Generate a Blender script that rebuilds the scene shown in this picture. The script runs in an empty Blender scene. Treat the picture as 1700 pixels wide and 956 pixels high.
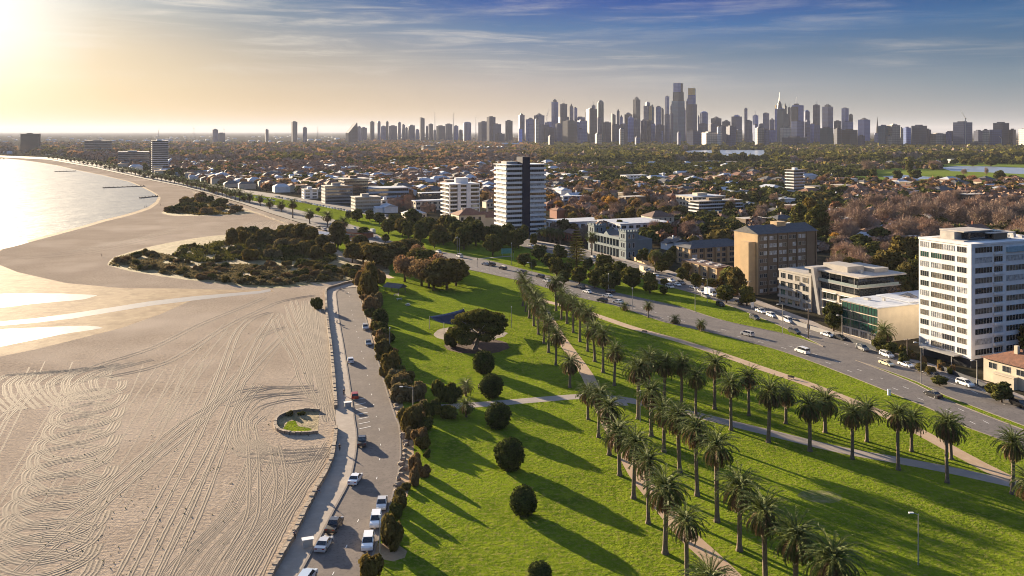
import bpy, bmesh, math, random
import numpy as np
from mathutils import Vector, Matrix, geometry
R = math.radians
sc = bpy.context.scene
FX, HC = 1430.0, 68.0            # focal length in pixels of the 1700 px wide picture, camera height in metres
HY = 218.0                       # row of the horizon

# ------------------------------------------------------------------ camera
cam_d = bpy.data.cameras.new('camera'); cam = bpy.data.objects.new('camera', cam_d)
sc.collection.objects.link(cam); sc.camera = cam
cam.location = (0, 0, HC); cam.rotation_euler = (R(90), 0, 0)
cam_d.sensor_width = 36; cam_d.lens = FX / 1700 * 36
cam_d.shift_y = -(478 - HY) / 1700
cam_d.clip_start = 1; cam_d.clip_end = 200000

# ------------------------------------------------------------------ light and exposure
SUN_AZ, SUN_EL = -38.5, 10.0
EXPO = 2.2
BG = 0.1
SUN_POWER = 5.0
HAZE_D = 0.000030
sc.view_settings.view_transform = 'Standard'; sc.view_settings.look = 'None'
sc.view_settings.gamma = 1; sc.view_settings.exposure = EXPO
sc.view_settings.use_curve_mapping = False
sc.render.engine = 'CYCLES'
sc.cycles.use_denoising = True; sc.cycles.filter_width = 1.0
sc.cycles.max_bounces = 5; sc.cycles.diffuse_bounces = 2; sc.cycles.glossy_bounces = 2
sc.cycles.transmission_bounces = 2; sc.cycles.volume_bounces = 0; sc.cycles.transparent_max_bounces = 4
sc.cycles.sample_clamp_indirect = 3; sc.cycles.sample_clamp_direct = 12
S = Vector((math.sin(R(SUN_AZ)) * math.cos(R(SUN_EL)), math.cos(R(SUN_AZ)) * math.cos(R(SUN_EL)), math.sin(R(SUN_EL))))
sun_d = bpy.data.lights.new('sun', 'SUN'); sun_d.energy = SUN_POWER; sun_d.angle = R(0.5); sun_d.color = (1.0, 0.80, 0.55)
sun = bpy.data.objects.new('sun', sun_d); sc.collection.objects.link(sun)
sun.rotation_euler = (-S).to_track_quat('-Z', 'Y').to_euler(); sun.location = (-100, 100, 200)

def lin(c):
    return tuple((x / 255 / 12.92 if x / 255 <= .04045 else ((x / 255 + .055) / 1.055) ** 2.4) for x in c)

W = bpy.data.worlds.new('World'); sc.world = W; W.use_nodes = True
nt = W.node_tree; nt.nodes.clear()
def N(nt, t, **k):
    n = nt.nodes.new(t)
    for a, b in k.items():
        if a == 'ins':
            for i, v in b.items():
                if isinstance(v, bpy.types.NodeSocket): nt.links.new(v, n.inputs[i])
                else: n.inputs[i].default_value = v
        else: setattr(n, a, b)
    return n
def M_(nt, op, a, b=None, c=None, clamp=False):
    n = N(nt, 'ShaderNodeMath', operation=op, use_clamp=clamp)
    for i, v in enumerate((a, b, c)):
        if v is None: continue
        if isinstance(v, bpy.types.NodeSocket): nt.links.new(v, n.inputs[i])
        else: n.inputs[i].default_value = v
    return n.outputs[0]
def MIX(nt, f, a, b, mode='MIX'):
    n = N(nt, 'ShaderNodeMix', data_type='RGBA', blend_type=mode)
    for i, v in ((0, f), (6, a), (7, b)):
        if isinstance(v, bpy.types.NodeSocket): nt.links.new(v, n.inputs[i])
        else: n.inputs[i].default_value = v if i == 0 else ((*v, 1) if len(v) == 3 else v)
    return n.outputs[2]
def MAPR(nt, v, a, b, c=0., d=1., smooth=False):
    n = N(nt, 'ShaderNodeMapRange', clamp=True)
    if smooth: n.interpolation_type = 'SMOOTHSTEP'
    nt.links.new(v, n.inputs[0])
    for i, x in zip((1, 2, 3, 4), (a, b, c, d)): n.inputs[i].default_value = x
    return n.outputs[0]
def RAMP(nt, v, stops, interp='LINEAR'):
    n = N(nt, 'ShaderNodeValToRGB'); nt.links.new(v, n.inputs[0]); e = n.color_ramp; e.interpolation = interp
    while len(e.elements) < len(stops): e.elements.new(.5)
    for el, (p, c) in zip(e.elements, sorted(stops, key=lambda s: s[0])): el.position = p; el.color = (*c, 1) if len(c) == 3 else c
    return n.outputs[0]
def NOISE(nt, vec, scale, detail=4, rough=.55, out=0, dist=0.):
    n = N(nt, 'ShaderNodeTexNoise'); n.inputs['Scale'].default_value = scale; n.inputs['Detail'].default_value = detail
    n.inputs['Roughness'].default_value = rough; n.inputs['Distortion'].default_value = dist
    if vec is not None: nt.links.new(vec, n.inputs['Vector'])
    return n.outputs[out]

sky = N(nt, 'ShaderNodeTexSky', sky_type='NISHITA', sun_disc=False, sun_elevation=R(SUN_EL), sun_rotation=R(SUN_AZ))
sky.dust_density = 2.5; sky.air_density = 1.2
tc = N(nt, 'ShaderNodeTexCoord').outputs['Generated']
nrm = N(nt, 'ShaderNodeVectorMath', operation='NORMALIZE'); nt.links.new(tc, nrm.inputs[0])
sep = N(nt, 'ShaderNodeSeparateXYZ'); nt.links.new(nrm.outputs[0], sep.inputs[0])
dx, dy, dz = sep.outputs
elev = M_(nt, 'MULTIPLY', M_(nt, 'ARCSINE', dz), 57.2958)
hl = M_(nt, 'MAXIMUM', M_(nt, 'SQRT', M_(nt, 'ADD', M_(nt, 'MULTIPLY', dx, dx), M_(nt, 'MULTIPLY', dy, dy))), 1e-4)
sh = Vector((math.sin(R(SUN_AZ)), math.cos(R(SUN_AZ))))
hd = M_(nt, 'DIVIDE', M_(nt, 'ADD', M_(nt, 'MULTIPLY', dx, sh.x), M_(nt, 'MULTIPLY', dy, sh.y)), hl)
az = M_(nt, 'MULTIPLY', M_(nt, 'ARCCOSINE', M_(nt, 'MINIMUM', hd, .999999)), 57.2958)      # degrees from the sun's azimuth
er = MAPR(nt, elev, -1, 19)                                                                 # 20 degrees of elevation
K = 1.0 / (2 ** EXPO) / BG
def P(y): return ((218 - y) * .0393 + 1) / 20      # row of the picture -> ramp position
def sramp(st):
    return RAMP(nt, er, [(min(1, P(y)), tuple(v * K for v in lin(c))) for y, c in st], 'LINEAR')
SKY = [
 (5,  [(225, (238, 200, 135)), (190, (250, 218, 152)), (140, (255, 240, 200)), (70, (255, 255, 244)), (0, (255, 248, 230)), (-120, (240, 228, 210)), (-260, (130, 160, 200))]),
 (13, [(225, (225, 188, 128)), (190, (238, 204, 140)), (140, (234, 208, 160)), (90, (222, 202, 168)), (45, (196, 188, 172)), (0, (160, 172, 180)), (-120, (120, 150, 185)), (-260, (70, 110, 170))]),
 (23, [(225, (205, 178, 138)), (190, (222, 190, 138)), (140, (208, 188, 158)), (90, (180, 172, 160)), (45, (140, 150, 160)), (0, (84, 120, 155)), (-120, (45, 92, 155)), (-260, (40, 88, 155))]),
 (38, [(225, (186, 170, 150)), (190, (202, 180, 152)), (140, (184, 174, 166)), (90, (138, 148, 162)), (45, (78, 118, 162)), (0, (16, 82, 160)), (-120, (22, 72, 140)), (-260, (30, 80, 150))]),
 (52, [(225, (160, 160, 156)), (190, (170, 164, 152)), (140, (150, 155, 162)), (90, (96, 124, 152)), (45, (44, 104, 162)), (0, (0, 72, 156)), (-120, (10, 66, 135)), (-260, (25, 75, 145))]),
 (68, [(225, (138, 148, 152)), (190, (140, 148, 152)), (140, (112, 134, 150)), (90, (68, 108, 142)), (45, (38, 100, 150)), (0, (8, 80, 142)), (-120, (10, 66, 135)), (-260, (25, 75, 145))]),
]
col = sramp(SKY[0][1])
for (a0, _), (a1, st) in zip(SKY, SKY[1:]):
    col = MIX(nt, MAPR(nt, az, a0, a1, smooth=False), col, sramp(st))
# thin cirrus, laid out on a plane high above the place
inv = M_(nt, 'DIVIDE', 1, M_(nt, 'MAXIMUM', M_(nt, 'ADD', dz, .03), .012))
cmb = N(nt, 'ShaderNodeCombineXYZ')
azs = M_(nt, 'MULTIPLY', M_(nt, 'ARCTAN2', dx, dy), 57.2958)
nt.links.new(M_(nt, 'MULTIPLY', azs, .1), cmb.inputs[0]); nt.links.new(M_(nt, 'MULTIPLY', elev, .45), cmb.inputs[1])
def cirrus(rot, sx, sy, lo, hi, seed):
    mp = N(nt, 'ShaderNodeMapping'); nt.links.new(cmb.outputs[0], mp.inputs[0])
    mp.inputs['Rotation'].default_value = (0, 0, R(rot)); mp.inputs['Scale'].default_value = (sx, sy, 1); mp.inputs['Location'].default_value = (seed, seed, 0)
    return MAPR(nt, NOISE(nt, mp.outputs[0], 1.0, 9, .62, dist=.6), lo, hi, smooth=True)
c1 = cirrus(14, 1.0, 3.0, .41, .76, 3.3); c2 = cirrus(-8, .5, .8, .36, .66, 5.2)
wisp = M_(nt, 'MULTIPLY', M_(nt, 'MULTIPLY', c1, c2), MAPR(nt, elev, 1.5, 5.5, smooth=True))
wl = MAPR(nt, az, 26, 60, 1.0, .35)
col = MIX(nt, M_(nt, 'MULTIPLY', wisp, wl), col, tuple(v * K for v in lin((236, 226, 210))))
sd = N(nt, 'ShaderNodeVectorMath', operation='DOT_PRODUCT'); nt.links.new(nrm.outputs[0], sd.inputs[0]); sd.inputs[1].default_value = S
ang = M_(nt, 'MULTIPLY', M_(nt, 'ARCCOSINE', M_(nt, 'MINIMUM', sd.outputs['Value'], .999999)), 57.2958)
halo = M_(nt, 'MULTIPLY', M_(nt, 'EXPONENT', M_(nt, 'MULTIPLY', M_(nt, 'POWER', M_(nt, 'DIVIDE', ang, 6.8), 1.15), -1)), 1.5 * K)
hc = N(nt, 'ShaderNodeVectorMath', operation='SCALE'); hc.inputs[0].default_value = (1.0, .93, .78); nt.links.new(halo, hc.inputs['Scale'])
# above the part the picture shows the plain sky texture takes over
base = MIX(nt, 1.0, sky.outputs[0], (.50, .57, .76), 'MULTIPLY')
col = MIX(nt, MAPR(nt, elev, 16, 30, smooth=True), col, base)
col = MIX(nt, 1.0, col, hc.outputs[0], 'ADD')
bgn = N(nt, 'ShaderNodeBackground'); nt.links.new(col, bgn.inputs[0]); bgn.inputs[1].default_value = BG
wo = N(nt, 'ShaderNodeOutputWorld'); nt.links.new(bgn.outputs[0], wo.inputs[0])

# ------------------------------------------------------------------ helpers
C = sc.collection
rnd = random.Random(7)
def G(px, py, z=0.0):
    Y = FX * (HC - z) / (py - HY)
    return Vector(((px - 850) / FX * Y, Y, z))
def PX(v): return (850 + FX * v[0] / v[1], HY + FX * (HC - v[2]) / v[1])

_ph = {}
def mat(name, color, rough=.8, color2=None, nscale=1.0, bump=0., bscale=None, spec=.3, metal=0., objcol=False, randmix=None, island=None, detail=4, trans=0.):
    """One material: base colour varied by noise (and per island / per object), optional bump."""
    if name in _ph: return _ph[name]
    m = bpy.data.materials.new(name); m.use_nodes = True; t = m.node_tree; b = t.nodes['Principled BSDF']
    b.inputs['Roughness'].default_value = rough; b.inputs['Specular IOR Level'].default_value = spec; b.inputs['Metallic'].default_value = metal
    co = N(t, 'ShaderNodeTexCoord').outputs['Object']
    geo = N(t, 'ShaderNodeNewGeometry')
    c = None
    if objcol:
        c = N(t, 'ShaderNodeObjectInfo').outputs['Color']
        if color2: c = MIX(t, MAPR(t, NOISE(t, co, nscale, detail), .35, .7), c, MIX(t, 1., c, color2, 'MULTIPLY'))
    else:
        c2 = color2 or tuple(x * .8 for x in color)
        c = MIX(t, MAPR(t, NOISE(t, co, nscale, detail), .35, .65), color, c2)
    if island:
        c = MIX(t, geo.outputs['Random Per Island'], c, MIX(t, 1., c, island, 'MULTIPLY'))
    if randmix:
        c = MIX(t, N(t, 'ShaderNodeObjectInfo').outputs['Random'], c, MIX(t, 1., c, randmix, 'MULTIPLY'))
    t.links.new(c, b.inputs['Base Color'])
    if bump:
        bn = N(t, 'ShaderNodeBump'); bn.inputs['Strength'].default_value = 1; bn.inputs['Distance'].default_value = bump
        t.links.new(NOISE(t, co, bscale or nscale * 4, 5), bn.inputs['Height']); t.links.new(bn.outputs[0], b.inputs['Normal'])
    if trans:
        ts = N(t, 'ShaderNodeBsdfTranslucent'); t.links.new(c, ts.inputs[0])
        mx = N(t, 'ShaderNodeMixShader'); mx.inputs[0].default_value = trans
        t.links.new(b.outputs[0], mx.inputs[1]); t.links.new(ts.outputs[0], mx.inputs[2])
        t.links.new(mx.outputs[0], t.nodes['Material Output'].inputs[0])
    _ph[name] = m
    return m

class MB:
    def __init__(s): s.v = []; s.f = []; s.m = []
    def add(s, vs, fs, mi=0, M=None):
        o = len(s.v); s.v += [tuple(M @ Vector(v)) if M else tuple(v) for v in vs]
        s.f += [tuple(i + o for i in f) for f in fs]; s.m += [mi] * len(fs); return s
    def box(s, x0, x1, y0, y1, z0, z1, mi=0, M=None):
        return s.add([(x0,y0,z0),(x1,y0,z0),(x1,y1,z0),(x0,y1,z0),(x0,y0,z1),(x1,y0,z1),(x1,y1,z1),(x0,y1,z1)],
                     [(3,2,1,0),(4,5,6,7),(0,1,5,4),(1,2,6,5),(2,3,7,6),(3,0,4,7)], mi, M)
    def tube(s, pts, rads, n=8, mi=0, cap=True):
        pts = [Vector(p) for p in pts]; o = len(s.v); k = len(pts)
        for i, p in enumerate(pts):
            d = (pts[min(i + 1, k - 1)] - pts[max(i - 1, 0)]).normalized()
            a = d.orthogonal().normalized() if abs(d.z) < .95 else Vector((1, 0, 0)); a = (a - d * a.dot(d)).normalized(); b = d.cross(a)
            for j in range(n):
                t = 2 * math.pi * j / n; s.v.append(tuple(p + (a * math.cos(t) + b * math.sin(t)) * rads[i]))
        for i in range(k - 1):
            for j in range(n):
                j2 = (j + 1) % n; s.f.append((o + i*n + j, o + i*n + j2, o + (i+1)*n + j2, o + (i+1)*n + j)); s.m.append(mi)
        if cap: s.f.append(tuple(o + (k-1)*n + j for j in range(n))); s.m.append(mi); s.f.append(tuple(o + n - 1 - j for j in range(n))); s.m.append(mi)
        return s
    def prism(s, poly, z0, z1, mi=0, mtop=None):
        """vertical prism over a counter-clockwise polygon"""
        n = len(poly); o = len(s.v)
        s.v += [(p[0], p[1], z0) for p in poly] + [(p[0], p[1], z1) for p in poly]
        for i in range(n): j = (i + 1) % n; s.f.append((o+i, o+j, o+n+j, o+n+i)); s.m.append(mi)
        s.f.append(tuple(o + n + i for i in range(n))); s.m.append(mi if mtop is None else mtop)
        s.f.append(tuple(o + n - 1 - i for i in range(n))); s.m.append(mi)
        return s
    def roof(s, x0, x1, y0, y1, z, h, ov=.4, hip=True, mi=0):
        x0 -= ov; x1 += ov; y0 -= ov; y1 += ov
        if (x1 - x0) >= (y1 - y0):
            d = (y1 - y0) / 2 if hip else 0; my = (y0 + y1) / 2
            a, b = (x0 + d, my, z + h), (x1 - d, my, z + h)
            vs = [(x0,y0,z),(x1,y0,z),(x1,y1,z),(x0,y1,z), a, b]
            s.add(vs, [(0,1,5,4),(2,3,4,5),(1,2,5),(3,0,4),(3,2,1,0)], mi)
        else:
            d = (x1 - x0) / 2 if hip else 0; mx = (x0 + x1) / 2
            a, b = (mx, y0 + d, z + h), (mx, y1 - d, z + h)
            vs = [(x0,y0,z),(x1,y0,z),(x1,y1,z),(x0,y1,z), a, b]
            s.add(vs, [(1,2,5,4),(3,0,4,5),(0,1,4),(2,3,5),(3,2,1,0)], mi)
        return s
    def mesh(s, name, mats, smooth=False):
        me = bpy.data.meshes.new(name); me.from_pydata(s.v, [], s.f)
        for m in (mats if isinstance(mats, (list, tuple)) else [mats]): me.materials.append(m)
        if s.m: me.polygons.foreach_set('material_index', s.m)
        if smooth: me.polygons.foreach_set('use_smooth', [True] * len(s.f))
        me.update(); return me
    def obj(s, name, mats, parent=None, smooth=False):
        return put(name, s.mesh(name, mats, smooth), parent)
def put(name, me, parent=None, loc=None, rz=0, scale=None):
    o = bpy.data.objects.new(name, me); C.objects.link(o)
    if parent: o.parent = parent
    if loc is not None: o.location = loc
    if rz: o.rotation_euler.z = rz
    if scale is not None: o.scale = scale if hasattr(scale, '__len__') else (scale,) * 3
    return o
def tag(o, label=None, cat=None, group=None, kind=None):
    if label: o['label'] = label
    if cat: o['category'] = cat
    if group: o['group'] = group
    if kind: o['kind'] = kind
    return o
def thing(name, label, cat, loc=(0,0,0), rz=0, group=None, scale=None):
    o = put(name, None, None, loc, rz, scale); o.empty_display_size = .5
    return tag(o, label, cat, group)
def np_mesh(name, v, f, m):
    """v (n,3) array, f (k,4 or 3) array"""
    me = bpy.data.meshes.new(name); n = len(v); k, w = f.shape
    me.vertices.add(n); me.vertices.foreach_set('co', np.ascontiguousarray(v, np.float32).ravel())
    me.loops.add(k * w); me.loops.foreach_set('vertex_index', f.astype(np.int32).ravel())
    me.polygons.add(k); me.polygons.foreach_set('loop_start', np.arange(0, k * w, w, dtype=np.int32))
    try: me.polygons.foreach_set('loop_total', np.full(k, w, dtype=np.int32))
    except Exception: pass
    me.materials.append(m); me.update(calc_edges=True); return me
def join(name, parts, mats):
    """join raw (verts, faces, mat index) arrays"""
    mb = MB()
    for v, f, mi in parts: mb.add([tuple(x) for x in v], [tuple(int(i) for i in q) for q in f], mi)
    return mb.mesh(name, mats)
def poly_area(p): return sum(p[i][0]*p[(i+1)%len(p)][1] - p[(i+1)%len(p)][0]*p[i][1] for i in range(len(p))) / 2
def sheet(name, pts, z, m, kind='structure', label=None, cat=None, world=False):
    """one flat sheet from the corners of a ground area"""
    p = [Vector((a, b, 0)) for a, b in pts] if world else [G(a, b) for a, b in pts]
    if poly_area(p) < 0: p = p[::-1]
    tris = geometry.tessellate_polygon([[Vector((q.x, q.y, 0)) for q in p]])
    me = bpy.data.meshes.new(name)
    fs = []
    for t in tris:
        a, b, c = (p[i] for i in t)
        cr = (b.x-a.x)*(c.y-a.y) - (b.y-a.y)*(c.x-a.x)
        fs.append(t if cr > 0 else t[::-1])
    me.from_pydata([(q.x, q.y, z) for q in p], [], fs); me.materials.append(m); me.update()
    o = put(name, me); tag(o, label, cat, None, kind); return o
def line_pts(pts, step=3.0, world=False):
    """resampled smooth ground polyline"""
    p = [Vector((a, b, 0)) for a, b in pts] if world else [G(a, b) for a, b in pts]
    out = []
    for i in range(len(p) - 1):
        p0, p1, p2, p3 = p[max(i-1, 0)], p[i], p[i+1], p[min(i+2, len(p)-1)]
        n = max(1, int((p2 - p1).length / step))
        for k in range(n):
            t = k / n; t2 = t*t; t3 = t2*t
            out.append(.5 * ((2*p1) + (-p0+p2)*t + (2*p0-5*p1+4*p2-p3)*t2 + (-p0+3*p1-3*p2+p3)*t3))
    out.append(p[-1]); return out
def ribbon(mb, L, off, w, z0, z1=None, mi=0):
    """flat strip (or low solid when z1 is given) along polyline L"""
    o = len(mb.v); n = len(L); k = 2 if z1 is None else 4
    for i, p in enumerate(L):
        d = (L[min(i+1, n-1)] - L[max(i-1, 0)]).normalized(); nn = Vector((d.y, -d.x, 0))
        a = p + nn * (off - w/2); b = p + nn * (off + w/2)
        if z1 is None: mb.v += [(a.x, a.y, z0), (b.x, b.y, z0)]
        else: mb.v += [(a.x, a.y, z0), (a.x, a.y, z1), (b.x, b.y, z1), (b.x, b.y, z0)]
    for i in range(n - 1):
        a = o + i*k; b = a + k
        for j in range(k - 1): mb.f.append((a+j, a+j+1, b+j+1, b+j)); mb.m.append(mi)
    if z1 is not None: mb.f += [(o+3, o+2, o+1, o), (o+(n-1)*4, o+(n-1)*4+1, o+(n-1)*4+2, o+(n-1)*4+3)]; mb.m += [mi, mi]
    return mb
# ------------------------------------------------------------------ materials of the ground
def ground_mat(name, cols, scales, rough=.9, bump=.05, bscale=3., stripe=None, spec=.2):
    m = bpy.data.materials.new(name); m.use_nodes = True; t = m.node_tree; b = t.nodes['Principled BSDF']
    b.inputs['Roughness'].default_value = rough; b.inputs['Specular IOR Level'].default_value = spec
    co = N(t, 'ShaderNodeTexCoord').outputs['Object']
    c = MIX(t, MAPR(t, NOISE(t, co, scales[0], 6, .6), .35, .65), cols[0], cols[1])
    c = MIX(t, MAPR(t, NOISE(t, co, scales[1], 5, .65), .45, .7), c, cols[2])
    if len(cols) > 3: c = MIX(t, MAPR(t, NOISE(t, co, scales[2], 3, .7), .5, .68), c, cols[3])
    t.links.new(c, b.inputs['Base Color'])
    h = NOISE(t, co, bscale, 6, .65)
    if stripe:
        mp = N(t, 'ShaderNodeMapping'); t.links.new(co, mp.inputs[0]); mp.inputs['Rotation'].default_value = (0, 0, R(stripe[0])); mp.inputs['Scale'].default_value = (stripe[1], stripe[2], 1)
        h = M_(t, 'ADD', h, M_(t, 'MULTIPLY', NOISE(t, mp.outputs[0], 1, 4, .6), stripe[3]))
    bn = N(t, 'ShaderNodeBump'); bn.inputs['Strength'].default_value = 1; bn.inputs['Distance'].default_value = bump
    t.links.new(h, bn.inputs['Height']); t.links.new(bn.outputs[0], b.inputs['Normal'])
    return m
m_earth = ground_mat('suburb_ground', [(.045,.038,.028), (.032,.034,.022), (.065,.052,.04)], (.02, .15), bump=.1, bscale=.5, spec=0)
m_sand = ground_mat('beach_sand', [(.42,.345,.265), (.35,.285,.22), (.24,.195,.15), (.45,.375,.295)], (.05, 1.1, .012), bump=.2, bscale=1.4, stripe=(60, .25, 1.6, .5), spec=0)
m_wets = ground_mat('wet_sand', [(.29,.21,.13), (.22,.155,.095), (.35,.265,.165), (.17,.115,.07)], (.06, .25, .09), rough=.8, bump=.07, bscale=1., spec=.03)
m_grass = ground_mat('lawn_grass', [(.145,.198,.014), (.078,.118,.010), (.19,.235,.018), (.19,.185,.05)], (.05, .35, 1.1), bump=.52, bscale=1.2, rough=.95, spec=0)
m_golf = ground_mat('park_grass', [(.15,.20,.03), (.11,.17,.03), (.20,.20,.06)], (.01, .08), bump=.1, bscale=.6, rough=.95, spec=0)
m_scrub = ground_mat('dune_ground', [(.20,.155,.08), (.13,.11,.05), (.34,.26,.155), (.18,.15,.055)], (.06, .3, .03), bump=.35, bscale=.5)
m_asph = ground_mat('road_asphalt', [(.17,.143,.125), (.13,.112,.10), (.19,.16,.14), (.11,.095,.088)], (.05, .35, 1.6), bump=.01, bscale=8., rough=.85, spec=.08)
m_asph2 = ground_mat('boulevard_asphalt', [(.165,.148,.138), (.14,.127,.12), (.19,.17,.155), (.11,.10,.095)], (.04, .25, 1.3), bump=.01, bscale=8., rough=.85, spec=.08)
m_conc = ground_mat('promenade_concrete', [(.30,.255,.215), (.26,.22,.185), (.34,.29,.24)], (.1, .6), bump=.01, bscale=6., rough=.8)
m_path = ground_mat('gravel_path', [(.40,.285,.19), (.35,.25,.165), (.44,.33,.23)], (.08, .5), bump=.02, bscale=4.)
m_path2 = ground_mat('grey_path', [(.30,.26,.23), (.26,.225,.20), (.34,.29,.25)], (.08, .5), bump=.01, bscale=4.)
m_mulch = ground_mat('mulch', [(.07,.035,.022), (.05,.028,.018), (.10,.055,.035)], (.3, 1.), bump=.08, bscale=3.)
m_verge = ground_mat('verge_soil', [(.33,.22,.13), (.24,.17,.09), (.40,.28,.17)], (.2, .8), bump=.08, bscale=2.)
m_kerb = mat('kerb_concrete', (.24,.21,.185), .9, spec=.05)
m_paint = mat('road_paint', (.72,.70,.66), .6, (.5,.48,.45), 2.)
m_stone = mat('sea_wall_stone', (.16,.12,.09), .9, (.30,.24,.18), 1.2, bump=.15, bscale=2.)

# ------------------------------------------------------------------ the ground
sheet('ground', [(-60000, -2000), (60000, -2000), (60000, 60000), (-60000, 60000)], 0.0, m_earth, world=True)
SAND = [(-2600, 257), (-600, 256), (0, 261.5), (80, 265.5), (150, 277.6), (200, 288.6), (250, 299.6), (300, 309.6), (350, 323), (400, 338), (450, 355), (501, 371.5), (541, 384), (553, 398), (556, 408), (560, 425), (575, 445), (585, 462), (560, 474), (541, 482), (541, 510), (546, 560), (551, 620), (557, 680), (557, 712), (553, 740), (545, 777), (520, 824), (485, 894), (450, 956), (380, 1100), (300, 1400), (-2600, 1400)]
sheet('beach_sand', SAND, .03, m_sand)
SEA = [(-2600, 262), (0, 263), (30, 265), (60, 269), (90, 274), (120, 281), (150, 287), (170, 291), (195, 297), (215, 302), (232, 309), (248, 317), (258, 323), (262, 328), (258, 335), (245, 344), (225, 351), (200, 358),
       (170, 365), (140, 374), (110, 382), (80, 390), (50, 398), (25, 405), (0, 411), (-400, 470), (-2600, 640)]
def shift_px(pts, dy): return [(x, y + dy * (y - 218) / 150) for x, y in pts]
WET = [(-2600, 262), (0, 262.3)] + [(x + 5, y + (2.5 if y > 330 else .4)) for x, y in SEA[2:25]] + [(0, 417), (-400, 490), (-2600, 700)]
sheet('wet_sand', WET, .038, m_wets)
WETP = [(-700, 440), (0, 440), (30, 452), (110, 470), (200, 478), (300, 479), (380, 481), (450, 481), (455, 484), (400, 489), (330, 497), (310, 502), (270, 520), (200, 545), (120, 565), (60, 580), (0, 592), (-700, 690)]
sheet('wet_sand', WETP, .034, m_wets)

m_water = bpy.data.materials.new('bay_water'); m_water.use_nodes = True
t = m_water.node_tree; b = t.nodes['Principled BSDF']
b.inputs['Base Color'].default_value = (.13, .135, .13, 1); b.inputs['Roughness'].default_value = .36; b.inputs['IOR'].default_value = 1.33
b.inputs['Specular IOR Level'].default_value = .5
co = N(t, 'ShaderNodeTexCoord').outputs['Object']
mp = N(t, 'ShaderNodeMapping'); t.links.new(co, mp.inputs[0]); mp.inputs['Rotation'].default_value = (0, 0, R(25)); mp.inputs['Scale'].default_value = (.05, .3, 1)
hh = M_(t, 'ADD', NOISE(t, mp.outputs[0], 1, 6, .6), M_(t, 'MULTIPLY', NOISE(t, co, .03, 3), 1.5))
bn = N(t, 'ShaderNodeBump'); bn.inputs['Strength'].default_value = 1; bn.inputs['Distance'].default_value = .9
t.links.new(hh, bn.inputs['Height']); t.links.new(bn.outputs[0], b.inputs['Normal'])
m_pool = bpy.data.materials.new('shallow_water'); m_pool.use_nodes = True
t = m_pool.node_tree; b = t.nodes['Principled BSDF']; b.inputs['Base Color'].default_value = (.30, .27, .23, 1); b.inputs['Roughness'].default_value = .38; b.inputs['Specular IOR Level'].default_value = .5
co = N(t, 'ShaderNodeTexCoord').outputs['Object']; bn = N(t, 'ShaderNodeBump'); bn.inputs['Distance'].default_value = .12
t.links.new(NOISE(t, co, .35, 4), bn.inputs['Height']); t.links.new(bn.outputs[0], b.inputs['Normal'])
sheet('bay_water', SEA, .05, m_water)
def wob(pts, amp, step=3.0, seed=1):
    """irregular water edge"""
    r = random.Random(seed); L = line_pts(pts + [pts[0]], step)[:-1]
    ph = [r.uniform(0, 6.3) for _ in range(4)]; out = []
    for i, p in enumerate(L):
        k = amp * (math.sin(i * .7 + ph[0]) + .6 * math.sin(i * 1.9 + ph[1]) + .4 * math.sin(i * 3.7 + ph[2]))
        out.append((p.x + k * .3, p.y + k))
    return out
STREAM = [(-900, 640), (-300, 576), (0, 534), (60, 528), (120, 520), (180, 511), (250, 500), (320, 492), (380, 487), (430, 483), (448, 480), (450, 483.5), (432, 487), (380, 492), (320, 499), (250, 507.5), (180, 519), (120, 529), (60, 536), (0, 541), (-300, 590), (-900, 670)]
sheet('stream_water', STREAM, .046, m_pool)
sheet('shallow_water', wob([(-500, 505), (-50, 490), (30, 487), (100, 487), (160, 491), (140, 497), (60, 504), (20, 509), (-60, 516), (-500, 545)], .5, 4, 3), .046, m_pool, world=True)
sheet('shallow_water', wob([(-500, 600), (-50, 553), (20, 545), (80, 543), (140, 541), (170, 545), (120, 552), (60, 564), (0, 576), (-50, 586), (-500, 660)], .4, 4, 5), .046, m_pool, world=True)
sheet('shallow_water', wob([(-300, 430), (0, 408), (40, 400), (48, 402), (20, 410), (0, 414), (-300, 455)], .3, 8, 6), .052, m_pool, world=True)
sheet('dune_ground', wob([(178, 440), (190, 427), (235, 413), (275, 404), (340, 393), (420, 386), (480, 383), (515, 392), (545, 408), (575, 420), (610, 432), (645, 446), (640, 462), (615, 468), (590, 470), (575, 466), (530, 471), (470, 478), (420, 477), (350, 469), (290, 462), (220, 451)], .15, 6, 9), .055, m_scrub, world=True)
sheet('dune_ground', wob([(268, 353), (285, 345), (300, 335), (330, 327), (370, 338), (395, 348), (425, 352), (400, 356), (340, 358), (285, 358)], .6, 5, 11), .055, m_scrub, world=True)
mb = MB()
ribbon(mb, line_pts([(280, 432), (300, 440), (340, 447), (400, 455), (450, 462), (500, 466), (530, 473)], 3), 0, 1.2, .062)
ribbon(mb, line_pts([(360, 425), (420, 430), (480, 432), (540, 436)], 3), 0, 1.0, .064)
ribbon(mb, line_pts([(550, 400), (556, 415), (590, 437), (620, 448), (650, 462)], 3), 0, 3.2, .066)
tag(mb.obj('dune_path', m_path), kind='structure')

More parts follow.
